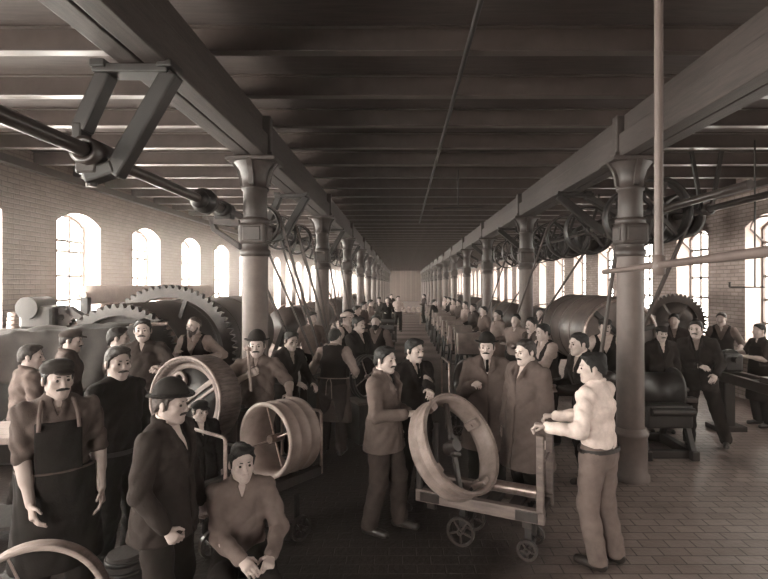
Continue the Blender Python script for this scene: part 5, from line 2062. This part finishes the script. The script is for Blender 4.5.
person('man in a white cap and waistcoat in front of the second left column', PX(346, 9.55), 9.55, 1.75, yaw=58, head=(4, 2), top='shirt', tv=0.78, vest=0.2, sleeves='long', trousers=0.2, hat='cap', hv=0.75, hair=0.2)
# the group round the tilted rim
person('man in a light grey jacket holding the rim with his right hand', PX(384, 4.78), 4.78, 1.685, yaw=64, head=(-6, 4), top='jacket', tv=0.42, under=0.85, trousers=0.31, hair=0.14, tie=0.15, skin=0.66,
       RH=(W, 0.075, 4.50, 1.09), L=(W, 0.085, 4.74, 1.04), curl=(0.5, 0.55), feet=((0.12, -0.12), (-0.13, 0.06)))
person('dark-suited man with a black tie resting his hand on top of the rim', PX(413, 5.36), 5.36, 1.70, yaw=34, head=(12, 8), top='jacket', tv=0.20, under=0.85, trousers=0.18, hair=0.14, tie=0.10, skin=0.68,
       L=(W, 0.27, 4.80, 1.22), RH=(-0.26, -0.08, 0.80))
person('man with a big moustache in a soft hat and long grey overcoat', PX(487, 5.62), 5.62, 1.70, yaw=-8, head=(-8, 3), top='overcoat', tv=0.40, under=0.85, trousers=0.16, hat='bowler', hv=0.17, hair=0.15, tie=0.13, skin=0.66, fat=1.05,
       RH=(W, PX(473, 5.31), 5.31, 1.19), elbowR=(-0.5, 0.5, -1.0), curl=(0.3, 0.8))
person('heavy bareheaded man in a grey overcoat facing left behind the cart', PX(527, 5.02), 5.02, 1.73, yaw=-58, head=(-4, 8), top='overcoat', tv=0.40, under=0.8, trousers=0.18, hair=0.24, skin=0.70, fat=1.08, feet=((0.12, 0), (-0.1, 0.06)))
person('young man in a white shirt and pale trousers, seen from behind, pushing the cart', PX(599, 4.2), 4.2, 1.70, yaw=-138, head=(34, 6), top='shirt', tv=0.86, sleeves='long', trousers=0.47, hair=0.13, mous=False, skin=0.66, longhair=True,
       L=(W, 1.10, 4.13, 1.09), RH=(W, 1.27, 4.51, 1.09), elbowL=(0.3, 0.2, -1), elbowR=(-0.3, 0.2, -1), lean=4, curl=(0.75, 0.75), feet=((0.10, 0.02), (-0.12, 0.06)), fist=((0, 0, -1), (0, 0, -1)))
person('man in a dark jacket leaning left behind the white-shirted man', PX(590, 5.75), 5.75, 1.74, yaw=-78, head=(2, 5), top='jacket', tv=0.19, under=0.6, trousers=0.17, hair=0.14, mous=False, lean=12, L=(W, 1.62, 5.52, 1.10), RH=(W, 1.66, 5.8, 1.08))
# right middle row
person('man in a dark waistcoat and white sleeves bent forward beside the polished drum', PX(549, 7.4), 7.4, 1.71, yaw=-72, head=(0, 8), top='shirt', tv=0.62, vest=0.19, trousers=0.18, hair=0.15, mous=False, lean=8, L=(W, 1.66, 7.2, 1.12), RH=(W, 1.7, 7.5, 1.08))
person('man in a plain grey jacket, second in the row beside the polished drum', PX(535, 8.45), 8.45, 1.73, yaw=-66, head=(4, 6), top='jacket', tv=0.32, trousers=0.2, hair=0.17, under=0.6, lean=5)
person('man in a pale shirt with folded arms near the second right column', PX(516, 9.6), 9.6, 1.72, yaw=-42, head=(6, 2), top='shirt', tv=0.50, trousers=0.2, hair=0.15, L=(-0.1, -0.24, 1.12), RH=(0.1, -0.26, 1.10))
person('small distant man beyond the polished drum in front of the right windows', PX(540, 12.2), 12.2, 1.70, yaw=-20, top='jacket', tv=0.2, trousers=0.2, hair=0.14)
person('man in a waistcoat standing at the end of the polished drum behind the column', PX(605, 7.86), 7.86, 1.74, yaw=-14, head=(0, 4), top='shirt', tv=0.72, vest=0.17, trousers=0.17, hair=0.15, hat='cap', hv=0.18, L=(0.26, -0.2, 0.95))
# right group
person('man in a cap and open collar stooping behind the winding machine', PX(660, 8.0), 8.0, 1.63, yaw=-8, head=(2, 6), top='jacket', tv=0.22, under=0.8, trousers=0.2, hat='cap', hv=0.17, hair=0.15, lean=6, feet=((0.14, 0), (-0.14, 0)))
person('dark-haired man standing second back behind the capped man', PX(674, 9.25), 9.25, 1.74, yaw=-24, head=(-10, 4), top='jacket', tv=0.26, trousers=0.2, hair=0.16, under=0.5)
person('big man in a dark jacket leaning on the winding machine with his leg stretched back', PX(700, 7.3), 7.3, 1.77, yaw=-34, head=(-8, 6), top='jacket', tv=0.20, under=0.5, trousers=0.20, hair=0.18, skin=0.62, lean=7, lat=-4,
       RH=(W, 4.02, 6.95, 1.12), L=(W, 4.17, 6.9, 1.0), feet=((0.30, 0.05), (-0.12, -0.12)))
person('man in a waistcoat with rolled sleeves standing by the right wall', PX(722, 9.65), 9.65, 1.75, yaw=-38, head=(-12, 6), top='shirt', tv=0.42, vest=0.2, sleeves='rolled', trousers=0.2, hair=0.26, lean=4, L=(0.26, -0.2, 0.95))
person('bare-armed man at the right edge reaching toward the lathe bed', PX(762, 8.3), 8.3, 1.64, yaw=-84, head=(0, 4), top='shirt', tv=0.26, sleeves='short', trousers=0.18, hair=0.15, mous=False, apron=0.2, lean=4, L=(W, PX(741, 8.2), 8.15, 1.10), RH=(W, PX(735, 8.5), 8.6, 1.12))
# distant
WX = lambda x, d: 402 + x * 520 / d
far = [
    ('man in a pale shirt bent at the first left bench beyond the white cap', WX(-1.18, 10.9), 11.3, 1.72, 80, 'shirt', 0.55, 0.2),
    ('man in a dark jacket working at the second left bench', WX(-1.16, 13.3), 13.3, 1.72, 75, 'jacket', 0.2, 0.18),
    ('man in a waistcoat coloured jersey at the third left bench', WX(-1.16, 15.8), 15.8, 1.74, 70, 'shirt', 0.4, 0.2),
    ('distant man in a shirt at the fourth left bench', WX(-1.14, 18.8), 18.8, 1.72, 80, 'shirt', 0.5, 0.2),
    ('man in black standing beyond the dark crates left of the aisle', 387, 22.3, 1.72, 20, 'jacket', 0.18, 0.18),
    ('distant man in a cap beyond the last left bench', 379, 23.5, 1.70, 0, 'jacket', 0.24, 0.2),
    ('distant man in a white shirt in the middle of the far aisle', 398, 25.0, 1.72, 10, 'shirt', 0.75, 0.2),
    ('distant man pushing a cloth cart along the far aisle', 424, 30.5, 1.72, -75, 'shirt', 0.3, 0.18),
    ('distant man in a dark smock beside the far end wall aisle', 391, 30.0, 1.72, 30, 'smock', 0.24, 0.18),
    ('figure in dark clothes standing alone right of the far aisle', 434, 20.4, 1.68, 70, 'overcoat', 0.18, 0.16),
] + [('worker in %s behind the %s of the box-fronted machines' % (w_, ords[k_]), WX(2.12, d_), d_, 1.70, -68, tp_, tv__, 0.2)
     for w_, k_, d_, tp_, tv__ in (('a pale smock', 0, 11.45, 'smock', 0.48), ('a grey shirt', 1, 13.45, 'shirt', 0.42), ('a dark dress coat', 2, 15.45, 'smock', 0.25), ('a pale shirt', 3, 17.4, 'shirt', 0.55),
                                    ('a mid-grey smock', 4, 19.4, 'smock', 0.35), ('a light shirt', 5, 21.4, 'shirt', 0.5), ('a black jacket', 6, 23.4, 'jacket', 0.2), ('a whitish shirt', 7, 25.4, 'shirt', 0.65))]
for lb, u, d, H, yw, tp, tv_, tr in far:
    person(lb, PX(u, d), d, H, yaw=yw, top=tp, tv=tv_, trousers=tr, hair=0.16, mous=False, L=(0.2, -0.24, 1.02), RH=(-0.2, -0.24, 1.02), hat='cap' if 'cap' in lb.split() else None, lean=6 if 'bent' in lb else 0)

# things in hands
t = thing('hammer', 'hammer carried on the shoulder of the man in the bowler and short sleeves', 'hammer', (PX(250, 5.22), 5.225, 1.30))
t.rotation_euler = (R(-14), R(-9), 0)
MB().cyl((0, 0, -0.12), (0, 0, 0.30), 0.014, seg=10).build('handle', m_wood2, t)
b = MB()
b.bar((0, -0.06, 0.31), (0, 0.06, 0.31), 0.04, 0.045, bev=0.008)
b.build('head', m_steel, t)
t = thing('board', 'pale square board held by the man in the waistcoat facing the camera', 'board', (PX(373, 8.60), 8.60, 1.02))
MB().box((0, 0, 0), (0.34, 0.03, 0.13), bev=0.004).build('panel', m_wood2, t)
# distant cloth cart in the aisle
t = thing('cloth_cart', 'distant cart heaped with pale cloth at the end of the aisle', 'cart', (PX(411, 30), 30.0, 0), group='wheel carts')
MB().box((0, 0, 0.62), (1.2, 0.8, 0.08)).build('deck', m_wood2, t)
for sx in (-1, 1):
    for sy in (-1, 1):
        MB().box((sx * 0.54, sy * 0.34, 0.29), (0.08, 0.08, 0.58)).build('leg', m_wood2, t)
for i in range(4):
    b = MB()
    b.lathe([(0.02, 0), (0.11, 0.02), (0.136, 0.12), (0.12, 0.26), (0.05, 0.33), (0.0, 0.34)], (-0.42 + 0.28 * i, 0, 0), (0, 0, 1), 20)
    o = b.build('cloth_bundle', mat('pale_cloth', 0.75, rough=0.9, bump=0.4, bscale=10), loc=(PX(411, 30), 30.0, 0.665))
    tag(o, '%s pale cloth bundle heaped on the distant cart' % ['leftmost', 'second from left', 'third from left', 'rightmost'][i], 'bundle', 'cloth bundles')
